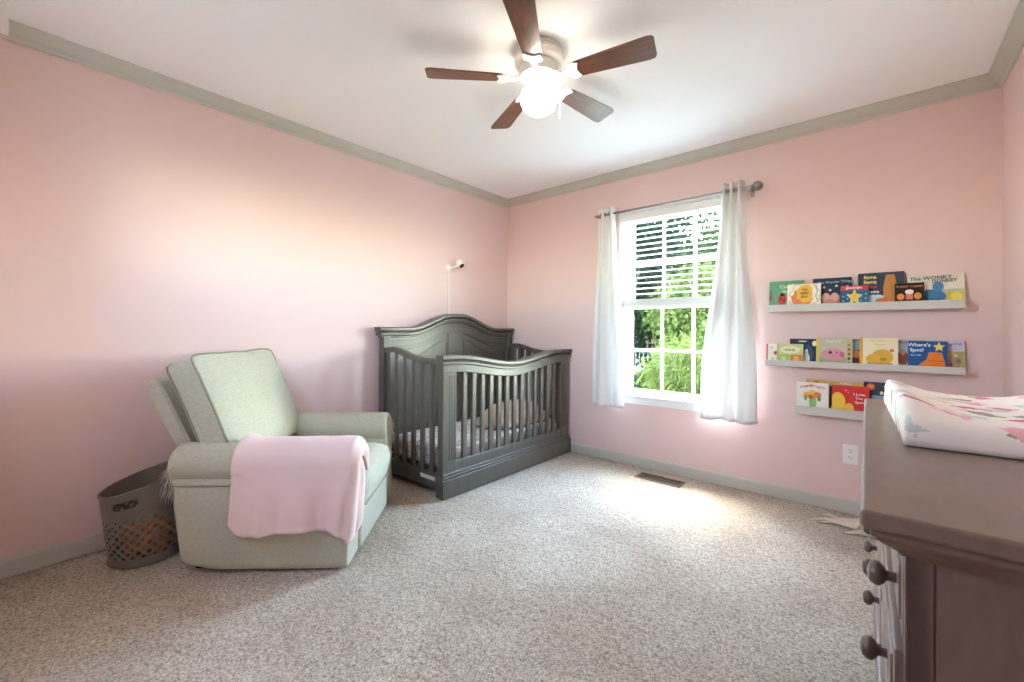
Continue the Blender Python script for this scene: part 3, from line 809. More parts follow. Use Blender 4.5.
# changing pad on the dresser
PL, PWd = .74, .415
pad_o = (2.962, -1.935, DH + .001)
def padtop(u, v):
    """u across (0 left .. 1 right), v along from near end"""
    s = abs(2 * u - 1); e = sm(v / .14)
    e2 = sm((1 - v) / .10)
    return .060 + (.052 * s ** 2.4) * (.25 + .75 * e) - .006 * (1 - e2)
def padmesh():
    b = NB()
    nu, nv = 36, 44
    top = {}
    def P(u, v):
        x = u * PWd; y = v * PL; z = padtop(u, v)
        for (d, rr) in ((u * PWd, .03), ((1 - u) * PWd, .03), (v * PL, .035), ((1 - v) * PL, .035)):
            if d < rr: z -= (rr - math.sqrt(max(0, rr * rr - (rr - d) ** 2))) * .85
        z += .003 * noise.noise((x * 9, y * 9, 3)) + .002 * noise.noise((x * 30, y * 12, 6))
        return (x - .010 * sm((v - .0) / 1) * (1 - u) * 0, y, z)
    us = [0, .008, .02, .04] + [.07 + .86 * i / 28 for i in range(29)] + [.96, .98, .992, 1]
    vs_ = [0, .006, .015, .03] + [.05 + .9 * i / 36 for i in range(37)] + [.97, .985, .994, 1]
    V = [[b.verts.new(P(u, v)) for v in vs_] for u in us]
    for i in range(len(us) - 1):
        for j in range(len(vs_) - 1): b.faces.new((V[i][j], V[i + 1][j], V[i + 1][j + 1], V[i][j + 1]))
    per = [V[i][0] for i in range(len(us))] + [V[-1][j] for j in range(1, len(vs_))] + [V[i][-1] for i in range(len(us) - 2, -1, -1)] + [V[0][j] for j in range(len(vs_) - 2, 0, -1)]
    prev = per
    for dz, ins in ((.45, -.003), (.08, -.001), (0, .008)):
        cx, cy = PWd / 2, PL / 2; cur = []
        for p in per:
            x, y = p.co.x, p.co.y
            x += ins * (1 if x < cx else -1); y += ins * (1 if y < cy else -1)
            cur.append(b.verts.new((x, y, p.co.z * dz)))
        for k in range(len(per)):
            b.faces.new((prev[k], prev[(k + 1) % len(per)], cur[(k + 1) % len(per)], cur[k]))
        prev = cur
    b.faces.new(prev)
    return b
pad = obj('changing_pad', padmesh(), M_pad, None, 'all', pad_o); tag(pad, 'contoured changing pad in a white floral cover on top of the dresser', 'changing pad')
pad.rotation_euler = (0, 0, R(2.2))

# ------------------------------------------------------------------ wall ledges
SH = {}
def ledge(xa, xb, zlo, zhi, label):
    o = thing('picture_ledge', label, 'shelf', ((xa + xb) / 2, 0, zlo), 0, 'book ledges')
    L_ = (xb - xa) / 2
    b = NB(); box(b, (-L_, -.094, 0), (L_, -.001, .013), .0015, 1); obj('shelf_board', b, M_shelf, o)
    b = NB(); box(b, (-L_, -.105, 0), (L_, -.094, zhi - zlo), .0015, 1); obj('front_lip', b, M_shelf, o)
    b = NB(); box(b, (-L_, -.013, .013), (L_, -.001, .055), .0015, 1); obj('back_rail', b, M_shelf, o)
    return zlo + .0135
Z1 = ledge(2.367, 3.255, 1.230, 1.276, 'top pale grey book ledge of the three on the back wall')
Z2 = ledge(2.351, 3.259, .883, .920, 'middle pale grey book ledge of the three on the back wall')
Z3 = ledge(2.517, 3.375, .590, .640, 'lowest pale grey book ledge, partly hidden by the dresser')

# ------------------------------------------------------------------ books
CM = {}
def cm(rgb):
    if rgb not in CM: CM[rgb] = mat('print_%02x%02x%02x' % rgb, rgb, .45, spec=.3)
    return CM[rgb]
M_page = mat('book_paper', (236, 230, 216), .8)
def text_mesh(txt, size, wid=None):
    c = bpy.data.curves.new('t', 'FONT'); c.body = txt; c.size = size; c.align_x = 'CENTER'; c.align_y = 'CENTER'; c.extrude = .0002; c.resolution_u = 2; c.offset = size * .02
    o = bpy.data.objects.new('t', c); COL.objects.link(o)
    bpy.context.view_layer.update()
    me = bpy.data.meshes.new_from_object(o.evaluated_get(bpy.context.evaluated_depsgraph_get()))
    bpy.data.objects.remove(o); bpy.data.curves.remove(c)
    return me
def book(label, xa, xb, ztop, zsh, tilt, yfoot, cover, spine=None, texts=(), art=(), thick=.012, ysh=0.0):
    """a board book standing on a ledge, leaning back; cover faces the room (-y).
    art: (polygon in 0..1 cover units, colour); texts: (string, u, v, size, colour, angle)"""
    w = xb - xa; zsh += thick * math.sin(R(tilt)) + .0004; h = (ztop - zsh) / math.cos(R(tilt))
    yfoot = min(yfoot, -(h * math.sin(R(tilt)) + thick * math.cos(R(tilt))) - .0015)
    root = thing('picture_book', label, 'book', ((xa + xb) / 2, yfoot, zsh), 0, 'picture books on the wall ledges')
    root.rotation_euler = (R(-tilt), 0, R(ysh))
    # local: x across, z up, front face at y=0, thickness to +y
    b = NB(); box(b, (-w / 2 + .002, .0012, .002), (w / 2 - .002, thick - .0012, h - .002)); obj('page_block', b, M_page, root)
    b = NB(); box(b, (-w / 2, 0, 0), (w / 2, .0016, h), .0005, 1); box(b, (-w / 2, thick - .0016, 0), (w / 2, thick, h), .0005, 1); box(b, (-w / 2, .0, 0), (-w / 2 + .0022, thick, h), .0006, 1)
    obj('cover', b, cm(cover), root)
    if spine:
        b = NB(); box(b, (-w / 2 - .0004, -.0004, .0), (-w / 2 + spine[1], .0016, h + .0003)); obj('spine_band', b, cm(spine[0]), root)
    mats = []; b = NB()
    for n, (poly, col) in enumerate(art):
        m = cm(col)
        if m not in mats: mats.append(m)
        d = -.0003 - .00008 * n
        prism(b, [((min(.995, max(.012, p)) - .5) * w, min(.99, max(.006, q)) * h) for p, q in poly], lambda p, q, dd: (p, dd, q), -.00005, d, mats.index(m))
    if art: obj('illustration', b, mats, root)
    for (s, u, v, size, col, ang) in texts:
        me = text_mesh(s, size * h); me.materials.clear(); me.materials.append(cm(col))
        xs = [p.co.x for p in me.vertices]
        o = bpy.data.objects.new('cover_title', me); COL.objects.link(o); o.parent = root
        o.location = ((u - .5) * w, -.0012, v * h); o.rotation_euler = (R(90), R(-ang), 0)
    return root
def el(cx, cy, rx, ry=None, n=18): return circ(cx, cy, rx, n, ry or rx)
def star(cx, cy, r, asp=1.0, rot=90):
    return [(cx + (r if k % 2 == 0 else r * .45) * math.cos(R(rot + 36 * k)), cy + asp * (r if k % 2 == 0 else r * .45) * math.sin(R(rot + 36 * k))) for k in range(10)]
def rect(a, c, d, e): return [(a, c), (d, c), (d, e), (a, e)]
def blob(cx, cy, rx, ry, seed, n=26, amp=.18):
    return [(cx + rx * math.cos(t) * (1 + amp * noise.noise((math.cos(t) * 1.7 + seed, math.sin(t) * 1.7, seed))), cy + ry * math.sin(t) * (1 + amp * noise.noise((math.cos(t) * 1.7 + seed, math.sin(t) * 1.7, seed)))) for t in [2 * math.pi * k / n for k in range(n)]]
G1 = []
NAVY = (38, 52, 76); YEL = (240, 190, 58); WHT = (242, 238, 230); RED = (204, 60, 54); ORG = (226, 134, 46); GRN = (98, 168, 128); TEAL = (48, 104, 140); BLK = (34, 28, 28)
# ---- top ledge, left to right
YB, YFt = -.034, -.064      # back row / front row foot positions
book('green book with a ladybird, leftmost on the top ledge', 2.362, 2.552, 1.437, Z1, 11, YB - .012, (104, 164, 130), None,
     [('Cuddle', .56, .80, .17, (238, 226, 140), 3), ('Bug', .50, .62, .13, (238, 226, 140), 3)],
     [(el(.06, .42, .05, .12), (150, 84, 84)), (el(.12, .22, .05, .09), (160, 120, 90)), (el(.05, .60, .05, .07), (70, 130, 100)), (blob(.35, .04, .4, .12, 3), (226, 214, 186)), (el(.40, .36, .13, .20), RED), (el(.40, .52, .07, .06), BLK), (el(.36, .38, .025, .04), BLK), (el(.45, .32, .025, .04), BLK), (el(.13, .1, .03, .05), RED), (el(.24, .1, .03, .05), (60, 90, 60))], .014)
book('white book with a yellow splodge and wavy lines on the top ledge', 2.470, 2.645, 1.406, Z1, 8, YFt - .016, WHT, None,
     [('THE', .52, .76, .10, (60, 44, 30), 0), ('VERY', .52, .62, .12, (60, 44, 30), 0), ('DAY', .52, .48, .11, (60, 44, 30), 0)],
     [(blob(.50, .52, .47, .50, 8, 40, .35), (232, 204, 120)), (blob(.5, .52, .42, .44, 8, 40, .35), WHT), (blob(.42, .44, .33, .33, 12, 40, .4), (232, 130, 84)), (blob(.54, .62, .28, .32, 4, 40, .4), (240, 180, 52)), ([(.02, .30), (.2, .12), (.4, .16), (.6, .08), (.8, .16), (.97, .10), (.97, .14), (.8, .20), (.6, .12), (.4, .20), (.2, .16), (.03, .34)], (150, 170, 186)), ([(.84, .95), (.88, .7), (.84, .5), (.9, .3), (.93, .3), (.87, .5), (.91, .7), (.87, .95)], (150, 170, 186))], .010)
book('navy starry book with pink sleeping shapes on the top ledge', 2.600, 2.792, 1.438, Z1, 12, YB - .012, NAVY, None,
     [('The Wonder Things', .57, .86, .105, (150, 186, 206), 2)],
     [(star(.30, .70, .05, 1), (240, 232, 190)), (star(.46, .60, .05, 1), (240, 232, 190)), (star(.62, .73, .05, 1), (240, 232, 190)), (star(.76, .56, .045, 1), (240, 232, 190)), (star(.9, .70, .04, 1), (240, 232, 190)), (rect(.26, .06, .72, .42), (170, 116, 96)), (el(.36, .36, .11, .15), (222, 170, 150)), (el(.58, .36, .11, .15), (222, 170, 150)), (el(.46, .18, .16, .12), (206, 140, 120)), (rect(.26, 0, .72, .06), (140, 50, 50))], .012)
book('small blue dotted book with a red banner and yellow star on the top ledge', 2.742, 2.872, 1.378, Z1, 7, YFt - .016, TEAL, None,
     [('STAR', .50, .50, .13, RED, 0), ('goodnight', .48, .91, .14, WHT, 0)],
     [(rect(.02, .80, .97, 1.0), (216, 58, 60))] + [(el(.1 + .16 * i, .12 + .20 * j + (.1 if i % 2 else 0), .025, .035, 10), (170, 206, 224)) for i in range(6) for j in range(3)] + [(star(.50, .48, .30, 1.25), (244, 222, 120)), (star(.50, .48, .22, 1.25), (240, 196, 70))], .014)
book('tall slate blue rhyme book with a tan shape on the top ledge', 2.822, 3.026, 1.453, Z1, 12, YB - .012, (58, 68, 88), None,
     [('llama', .27, .87, .135, (244, 214, 110), 0), ('llama', .27, .73, .135, (244, 214, 110), 0), ('red', .32, .59, .13, (216, 62, 70), 0), ('pajama', .30, .45, .12, WHT, 0)],
     [(rect(.0, .0, .98, .10), (160, 70, 50)), (blob(.36, .26, .26, .10, 5), (190, 214, 226)), ([(.56, .06), (.90, .06), (.86, .5), (.80, .92), (.62, .92), (.56, .60)], (196, 132, 66)), (blob(.58, .16, .2, .12, 7), (206, 120, 60))], .012)
book('small black book with orange ovals on the top ledge', 2.985, 3.105, 1.379, Z1, 7, YFt - .016, BLK, None,
     [('YUMMY YUMMY', .5, .84, .115, (214, 130, 60), 0)],
     [(el(.20, .42, .13, .14), (232, 140, 56)), (el(.78, .44, .13, .14), (232, 140, 56)), (rect(.38, .30, .62, .58), (226, 130, 110)), (el(.5, .62, .15, .10), (244, 226, 214)), (rect(.3, .04, .7, .08), (200, 120, 60))], .014)
book('pale landscape book with a blue animal on yellow grass, rightmost on the top ledge', 3.038, 3.262, 1.424, Z1, 12, YB - .012, (222, 216, 200), None,
     [('The WONKY', .42, .88, .16, (84, 84, 80), 2), ('DONKEY', .66, .78, .13, (84, 84, 80), 2)],
     [(rect(.0, .10, .985, .42), (214, 190, 78)), (rect(.0, .42, .985, .52), (190, 196, 150)), (el(.86, .3, .1, .14), (240, 214, 100)), (blob(.47, .30, .22, .24, 9), (70, 128, 178)), (el(.55, .60, .10, .16), (84, 140, 186)), (rect(.30, .04, .36, .24), (56, 104, 150)), (rect(.42, .04, .48, .24), (56, 104, 150)), (rect(.52, .04, .58, .24), (56, 104, 150)), (rect(.0, .0, .985, .06), (150, 120, 80)), (el(.80, .08, .08, .10), (236, 226, 206))], .010)
# ---- middle ledge
book('white book with a red dot flower, leftmost on the middle ledge', 2.350, 2.458, 1.022, Z2, 8, YB - .030, (238, 230, 220), ((206, 120, 70), .010),
     [], [(el(.5, .52, .10, .10), (200, 60, 60)), (el(.3, .80, .06, .06), (200, 190, 150)), (el(.7, .80, .06, .06), (200, 150, 140)), (el(.35, .22, .06, .07), (210, 190, 160)), (el(.72, .24, .07, .07), (200, 170, 160))], .018)
book('pale green book with coloured squares near the left of the middle ledge', 2.414, 2.556, 1.024, Z2, 7, YFt - .016, (196, 206, 130), ((170, 180, 100), .006),
     [('words', .50, .70, .17, (110, 110, 70), 0)], [(el(.5, .70, .40, .20), (226, 224, 180)), (rect(.05, .05, .48, .46), (170, 196, 84)), (rect(.52, .05, .96, .46), (216, 126, 50)), (el(.74, .26, .1, .14), (236, 170, 80)), (el(.26, .26, .1, .12), (206, 216, 120))], .012)
book('dark navy night book with a pale moon on the middle ledge', 2.478, 2.628, 1.057, Z2, 11, YB - .012, (34, 44, 58), None,
     [], [(el(.88, .82, .09, .11), (244, 232, 180)), (el(.62, .40, .24, .38), (46, 78, 110)), (blob(.60, .22, .12, .28, 2), (226, 224, 206)), (el(.60, .50, .06, .10), (226, 224, 206)), (rect(.0, .0, 1.0, .04), (20, 26, 34)), (el(.46, .9, .16, .03), (200, 206, 216))], .012)
book('beige book with a pink oval shape and yellow spine on the middle ledge', 2.622, 2.798, 1.068, Z2, 8, YFt - .010, (196, 188, 160), ((226, 192, 70), .014),
     [('Peep and', .48, .87, .12, (226, 220, 196), 0)], [(rect(.09, .02, .985, .30), (166, 184, 136)), (el(.48, .38, .33, .22), (216, 146, 160)), (el(.40, .46, .05, .05), (70, 50, 44)), (el(.58, .46, .02, .03), (70, 50, 44)), (el(.72, .40, .07, .09), (196, 110, 130)), (rect(.84, .02, .985, .9), (196, 184, 130))] + [(el(.91, .10 + .16 * k, .04, .05), ((50, 70, 50), (60, 100, 60), (90, 120, 60), (180, 70, 70), (150, 150, 90))[k]) for k in range(5)], .016)
book('narrow glimpse of a brown and blue book between two yellow spines on the middle ledge', 2.770, 2.870, 1.059, Z2, 11, YB - .012, (170, 96, 60), None,
     [], [(rect(.2, .62, .98, .96), (140, 180, 196)), (el(.42, .45, .2, .16), (216, 140, 90)), (el(.42, .18, .22, .14), (110, 54, 36))], .012)
book('cream book with a golden rounded shape on the middle ledge', 2.832, 3.000, 1.069, Z2, 8, YFt - .010, (240, 226, 190), ((232, 170, 50), .014),
     [('BIRTHDAY', .52, .90, .09, (216, 196, 140), 0), ('little one', .52, .78, .07, (216, 196, 140), 0)], [(el(.60, .36, .28, .26), (232, 176, 60)), (el(.36, .28, .2, .17), (236, 186, 70)), (el(.84, .58, .06, .05), (196, 130, 60)), (rect(.2, .08, .86, .16), (206, 140, 50)), (el(.62, .28, .1, .05), (206, 140, 50))], .016)
book('multicoloured book with red lettering behind the blue book on the middle ledge', 2.985, 3.120, 1.060, Z2, 11, YB - .012, (176, 190, 196), None,
     [('Horns', .34, .91, .13, (186, 60, 54), 0)], [(el(.26, .36, .17, .26), (150, 84, 60)), (el(.26, .56, .08, .1), (200, 140, 100)), (rect(.0, .0, 1.0, .14), (130, 150, 90))], .012)
book('blue book with a yellow star and an orange shape on the middle ledge', 3.040, 3.196, 1.055, Z2, 7, YFt - .012, (34, 88, 150), None,
     [("Where's", .29, .86, .165, WHT, 0), ('Spot?', .23, .68, .165, WHT, 0), ('Eric Hill', .20, .50, .08, (180, 206, 226), 0)], [(star(.79, .80, .16, 1.1), (240, 206, 80)), ([(.18, .02), (.34, .24), (.48, .36), (.54, .62), (.86, .60), (.92, .30), (.96, .02)], (228, 128, 40)), (rect(.52, .30, .94, .33), (196, 96, 36))], .010)
book('pastel landscape book, rightmost on the middle ledge', 3.120, 3.262, 1.0635, Z2, 11, YB - .012, (206, 200, 216), None,
     [('Spring', .74, .86, .12, (140, 110, 160), 6)], [(rect(.0, .0, .985, .62), (196, 176, 96)), (blob(.7, .28, .22, .2, 6), (180, 150, 120)), (el(.62, .18, .06, .06), (170, 90, 100)), (el(.84, .3, .06, .07), (120, 140, 90)), (el(.76, .48, .05, .06), (216, 206, 180))], .014)
# ---- low ledge
book('white book with a red arched title and a bouquet on the lowest ledge', 2.520, 2.684, .784, Z3, 8, YFt - .012, (236, 230, 222), None,
     [('COM', .25, .84, .115, (196, 60, 54), 14), ('MU', .50, .885, .115, (196, 60, 54), 0), ('NITY', .76, .83, .115, (196, 60, 54), -14)], [(el(.52, .34, .12, .24), (150, 190, 110)), (el(.34, .56, .12, .10), (226, 160, 60)), (el(.50, .64, .12, .10), (230, 180, 50)), (el(.66, .58, .12, .10), (216, 110, 60)), (el(.46, .50, .08, .08), (200, 90, 60)), (el(.72, .46, .06, .10), (110, 160, 90)), (el(.30, .46, .05, .10), (110, 160, 90)), (el(.52, .12, .16, .05), (190, 210, 120))], .014)
book('yellow book peeking over the white bouquet book on the lowest ledge', 2.566, 2.676, .800, Z3, 11, YB - .012, (216, 168, 66), None, [('ABC', .5, .94, .09, (150, 90, 50), 0)], [(el(.2, .6, .1, .1), (190, 120, 50)), (el(.7, .5, .12, .1), (230, 196, 100))], .012)
book('yellow and brown book behind the red book on the lowest ledge', 2.686, 2.846, .797, Z3, 11, YB - .012, (216, 178, 80), None, [('ANIMALS', .5, .94, .08, WHT, 0)], [(rect(.0, .0, .3, .85), (96, 56, 40)), (el(.1, .15, .06, .1), (220, 180, 90)), (el(.6, .5, .2, .2), (170, 110, 60))], .012)
book('red book with a yellow rounded shape on the lowest ledge', 2.700, 2.876, .780, Z3, 8, YFt - .012, (204, 48, 44), None,
     [('I Love', .74, .72, .12, WHT, 0), ('You', .74, .59, .12, WHT, 0), ('Spot', .74, .46, .12, WHT, 0)], [(el(.17, .40, .21, .36), (236, 192, 60)), (el(.48, .20, .13, .22), (236, 192, 60)), (rect(.0, .0, .60, .10), (236, 192, 60)), (el(.38, .84, .03, .03), (226, 130, 130)), (el(.45, .77, .02, .02), (226, 130, 130))], .010)
book('dark blue book with orange circles at the right of the lowest ledge', 2.850, 3.010, .808, Z3, 11, YB - .012, (54, 62, 82), None,
     [], [(el(.2, .86, .12, .10), (220, 100, 60)), (el(.2, .86, .07, .06), (236, 160, 80)), (el(.5, .70, .05, .05), (226, 206, 150)), (rect(.2, .3, .98, .62), (130, 160, 186)), (el(.62, .88, .06, .06), (200, 190, 170))], .012)

# ------------------------------------------------------------------ small wall things
def outlet(loc, rz):
    o = thing('wall_outlet', 'ivory duplex wall outlet on the pink wall beneath the lowest book ledge', 'outlet', loc, rz)
    b = NB(); box(b, (-.036, -.006, -.058), (.036, 0, .058), .003, 3); obj('cover_plate', b, M_plate, o, True)
    for z in (-.021, .021):
        b = NB(); prism(b, [(.017 * math.copysign(min(1, abs(math.cos(t)) * 1.25), math.cos(t)), .0145 * math.sin(t)) for t in [2 * math.pi * k / 20 for k in range(20)]], lambda p, q, d: (p, d, q + z), -.0085, -.0055)
        s = obj('socket', b, M_plate, o)
        b = NB(); box(b, (-.008, -.0088, z + .001), (-.0055, -.008, z + .010)); box(b, (.0055, -.0088, z + .002), (.008, -.008, z + .009)); lathe(b, [(0, 0), (.0028, 0), (.0028, .0008), (0, .0008)], 10, Matrix.Translation((0, -.0082, z - .006)) @ Matrix.Rotation(R(90), 4, 'X')); obj('slot', b, M_dark, s)
    b = NB(); lathe(b, [(0, 0), (.003, 0), (.003, .001), (0, .0012)], 10, Matrix.Translation((0, -.0058, 0)) @ Matrix.Rotation(R(90), 4, 'X')); obj('screw', b, M_plate, o)
outlet((2.788, 0, .358), 0)

vt = thing('floor_vent', 'brown metal floor register in the carpet below the window', 'floor vent', (1.692, -.197, 0))
b = NB()
VW, VD = .168, .066
for lo, hi in (((-VW, -VD, -.001), (VW, -VD + .014, .006)), ((-VW, VD - .014, -.001), (VW, VD, .006)), ((-VW, -VD, -.001), (-VW + .016, VD, .006)), ((VW - .016, -VD, -.001), (VW, VD, .006))): box(b, lo, hi, .002, 2)
obj('vent_frame', b, M_vent, vt)
b = NB(); box(b, (-VW + .01, -VD + .01, -.0005), (VW - .01, VD - .01, .0012)); obj('duct_shadow_pan', b, M_dark, vt)
for k in range(15):
    x = lerp(-VW + .03, VW - .03, k / 14); b = NB(); box(b, (x - .0032, -VD + .012, .0012), (x + .0032, VD - .012, .0052), .001, 1, 0); obj('louver', b, M_vent, vt)
b = NB(); box(b, (-VW + .015, -.003, .0014), (VW - .015, .003, .0052), .001, 1); obj('center_bar', b, M_vent, vt)

# baby monitor camera on the left wall
cam_t = thing('baby_camera', 'small white baby monitor camera with a cord cover on the wall above the crib', 'camera', (0, -.795, 1.655))
b = NB(); lathe(b, [(0, 0), (.030, 0), (.030, .008), (.024, .014), (.012, .020), (0, .020)], 24, Matrix.Rotation(R(90), 4, 'Y')); obj('wall_mount', b, M_plate, cam_t, True)
b = NB(); tube(b, [(.015, 0, 0), (.035, .012, .004), (.052, .035, .016), (.060, .055, .028)], [.009, .008, .008, .010], 10); obj('arm', b, M_plate, cam_t, True)
d = Vector((.62, .10, -.62)).normalized()
q = Vector((0, 0, 1)).rotation_difference(d).to_matrix().to_4x4()
T = Matrix.Translation((.066, .075, .045)) @ q @ Matrix.Scale(1.15, 4)
b = NB(); lathe(b, [(0, -.030), (.018, -.028), (.027, -.018), (.029, .0), (.028, .022), (.024, .028), (0, .028)], 24, T); hd = obj('camera_head', b, M_plate, cam_t, True)
b = NB(); lathe(b, [(0, .0275), (.021, .0282), (.019, .031), (0, .033)], 20, T); obj('lens', b, M_black, hd, True)
b = NB(); box(b, (.0, -.011, -.70), (.009, .011, -.026), .003, 2); obj('cord_cover', b, mat('painted_cord_cover', (232, 216, 210), .6), cam_t)

# torn cream fabric scrap on the carpet
b = NB()
rnd = random.Random(11)
for k, (x, y, ang, ln, wd) in enumerate(((.045, .105, 196, .20, .03), (.05, .07, 208, .18, .022), (.03, .00, 186, .22, .030), (.02, -.03, 176, .19, .026), (.07, -.06, 200, .13, .03), (.06, .03, 190, .17, .03))):
    def f(u, v, x=x, y=y, ang=ang, ln=ln, wd=wd, k=k):
        s = u * ln; w = wd * (1 - u) ** .6 * (v - .5) * 2 * (1 + .35 * noise.noise((u * 7, k, v)))
        a = R(ang + 12 * math.sin(u * 5 + k)); X = x + math.cos(a) * s - math.sin(a) * w; Y = y + math.sin(a) * s + math.cos(a) * w
        return (X, Y, .010 + .022 * (1 - u) * (1 - (2 * v - 1) ** 2) + .006 * noise.noise((X * 30, Y * 30, k)))
    grid(b, f, 14, 6)
b2 = bmesh.new()
bmesh.ops.create_icosphere(b2, subdivisions=3, radius=1, matrix=Matrix.Translation((.075, -.075, .032)) @ Matrix.Diagonal((.042, .034, .030, 1)))
for v in b2.verts: v.co += Vector((1, 1, 1)) * .006 * noise.noise(v.co * 40)
join(b, b2)
sc = obj('fabric_scrap', b, mat('cream_fleece', (226, 212, 192), .98, spec=.05, bump=.5, bscale=120), None, 'all', (2.815, -.225, -.004))
tag(sc, 'torn cream fabric scrap on the carpet at the far foot of the dresser', 'fabric')
sd = sc.modifiers.new('cloth_thickness', 'SOLIDIFY'); sd.thickness = .004

# ------------------------------------------------------------------ outdoors
b = NB()
GZ = -.65
grid(b, lambda u, v: (lerp(-45, 30, u), lerp(.16, 70, v), GZ + .12 * noise.noise((u * 9, v * 9, 1))), 40, 40)
struct('lawn', b, mat('lawn_grass', (62, 72, 40), .95, col2=(44, 56, 28), vscale=3, bump=.4, bscale=30), smooth=True)
def leafmat(name, c1, c2):
    m = bpy.data.materials.new(name); m.use_nodes = True; nt = m.node_tree; nt.nodes.clear(); N = nt.nodes.new; L = nt.links.new
    o = N('ShaderNodeOutputMaterial'); d_ = N('ShaderNodeBsdfDiffuse'); t = N('ShaderNodeBsdfTranslucent'); mx = N('ShaderNodeMixShader'); mx.inputs[0].default_value = .35
    tc = N('ShaderNodeTexCoord'); n = N('ShaderNodeTexNoise'); n.inputs['Scale'].default_value = 6; cr_ = N('ShaderNodeValToRGB')
    cr_.color_ramp.elements[0].position = .38; cr_.color_ramp.elements[1].position = .62; cr_.color_ramp.elements[0].color = lin(c1); cr_.color_ramp.elements[1].color = lin(c2)
    L(tc.outputs['Object'], n.inputs['Vector']); L(n.outputs['Fac'], cr_.inputs[0]); L(cr_.outputs[0], d_.inputs[0]); L(cr_.outputs[0], t.inputs[0]); L(d_.outputs[0], mx.inputs[1]); L(t.outputs[0], mx.inputs[2]); L(mx.outputs[0], o.inputs[0])
    return m
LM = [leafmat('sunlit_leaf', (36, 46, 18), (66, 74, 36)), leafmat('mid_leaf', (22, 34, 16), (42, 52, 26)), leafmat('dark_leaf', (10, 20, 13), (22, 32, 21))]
M_bark = mat('bark', (92, 78, 66), .9, col2=(64, 54, 46), vscale=12, bump=.6, bscale=20)
def plant(name, label, cat, loc, h, rad, zc, hz_, n, leaf, lm, seed, stems=5, strap=False):
    rnd = random.Random(seed)
    root = thing(name, label, cat, loc, 0, 'greenery outside the window')
    b = NB()
    tops = []
    for s in range(stems):
        a = 2 * math.pi * s / stems + rnd.uniform(-.4, .4); k = rnd.uniform(.3, .8)
        tip = Vector((math.cos(a) * rad * k, math.sin(a) * rad * k, zc + hz_ * rnd.uniform(.0, .8)))
        base = Vector((math.cos(a), math.sin(a), 0)) * .04
        mid = base.lerp(tip, .5) + Vector((rnd.uniform(-.1, .1) * rad, rnd.uniform(-.1, .1) * rad, .1 * h))
        r0 = .012 * h + .008
        tube(b, [base, base.lerp(mid, .6), mid, mid.lerp(tip, .5), tip], [r0, r0 * .85, r0 * .65, r0 * .45, r0 * .2], 7); tops.append((base, mid, tip))
    obj('stem', b, M_bark, root, True)
    b = NB()
    ncl = max(8, int(n / 55))
    cl_ = []
    for k in range(ncl):
        while True:
            p = Vector((rnd.uniform(-1, 1), rnd.uniform(-1, 1), rnd.uniform(-1, 1)))
            if .25 < p.length < 1: break
        cl_.append((Vector((p.x * rad, p.y * rad, zc + p.z * hz_)), rnd.uniform(.2, .42) * rad))
    for k in range(n):
        c, cr_ = cl_[k % ncl]
        p = c + Vector((rnd.gauss(0, .45), rnd.gauss(0, .45), rnd.gauss(0, .38))) * cr_
        if p.z < .03: p.z = .03 + rnd.random() * .1
        dirv = (p - c).normalized() + Vector((rnd.uniform(-.7, .7), rnd.uniform(-.7, .7), rnd.uniform(-.7, .3)))
        dirv.normalize()
        L_ = leaf * rnd.uniform(.7, 1.35) * (2.2 if strap else 1); wv = leaf * (.10 if strap else .28)
        sd_ = dirv.cross(Vector((rnd.uniform(-1, 1), rnd.uniform(-1, 1), rnd.uniform(-.3, 1)))).normalized() * wv
        nn = dirv.cross(sd_).normalized() * wv * .4
        q0 = p; q1 = p + dirv * L_ * .5 + nn; q2 = p + dirv * L_
        v = [b.verts.new(x) for x in (q0, q1 + sd_ - nn * .5, q2 - Vector((0, 0, L_ * .2)), q1 - sd_ - nn * .5)]
        b.faces.new(v)
    o = obj('foliage', b, LM[lm], root, 'all')
    return root
plant('tree', 'large dark green tree outside at the left of the window', 'tree', (-2.35, 7.6, GZ), 5, 1.25, 3.9, 1.9, 7500, .16, 2, 1)
plant('tree', 'tall mid green tree behind the shrubs outside, middle of the window', 'tree', (-1.5, 10.4, GZ), 6, 1.9, 3.8, 2.3, 9000, .17, 1, 2)
plant('tree', 'pale green tree behind the shrubs outside, right of the window', 'tree', (1.6, 11.0, GZ), 6, 1.6, 3.1, 2.0, 4500, .17, 1, 3)
plant('tree', 'sunlit yellow green tree with low branches outside the window', 'tree', (-.30, 6.9, GZ), 4, .95, 2.2, 1.1, 5500, .12, 0, 4)
plant('shrub', 'long-leaved bright green shrub close outside the window', 'shrub', (.52, 3.7, GZ), 2, .55, .95, .75, 3600, .10, 0, 5, 7, True)
plant('shrub', 'bright green bushy shrub outside behind the long-leaved shrub', 'shrub', (.02, 5.3, GZ), 2, .62, .95, .75, 4200, .09, 0, 6, 7)
plant('shrub', 'dark low shrub outside in front of the fence', 'shrub', (-1.25, 5.9, GZ), 1, .55, .42, .36, 3000, .07, 2, 7, 6)
plant('shrub', 'mid green shrub outside at the right edge of the window', 'shrub', (1.45, 5.0, GZ), 2, .75, 1.1, .9, 3000, .10, 1, 8, 6)
plant('tree', 'dark background tree outside beyond the fence', 'tree', (-3.9, 13.4, GZ), 6, 2.2, 3.2, 2.6, 7000, .22, 2, 9)
plant('tree', 'olive background tree outside beyond the fence, behind the tall tree', 'tree', (-1.6, 15.6, GZ), 6, 2.4, 2.8, 2.4, 7000, .24, 1, 10)
plant('tree', 'distant green tree at the far left beyond the fence outside', 'tree', (-8.2, 17.0, GZ), 6, 2.6, 2.6, 2.5, 6000, .28, 2, 12)
plant('tree', 'distant pale green tree beyond the fence outside, behind the dark background tree', 'tree', (-5.4, 19.5, GZ), 6, 2.8, 2.6, 2.5, 6000, .30, 1, 13)
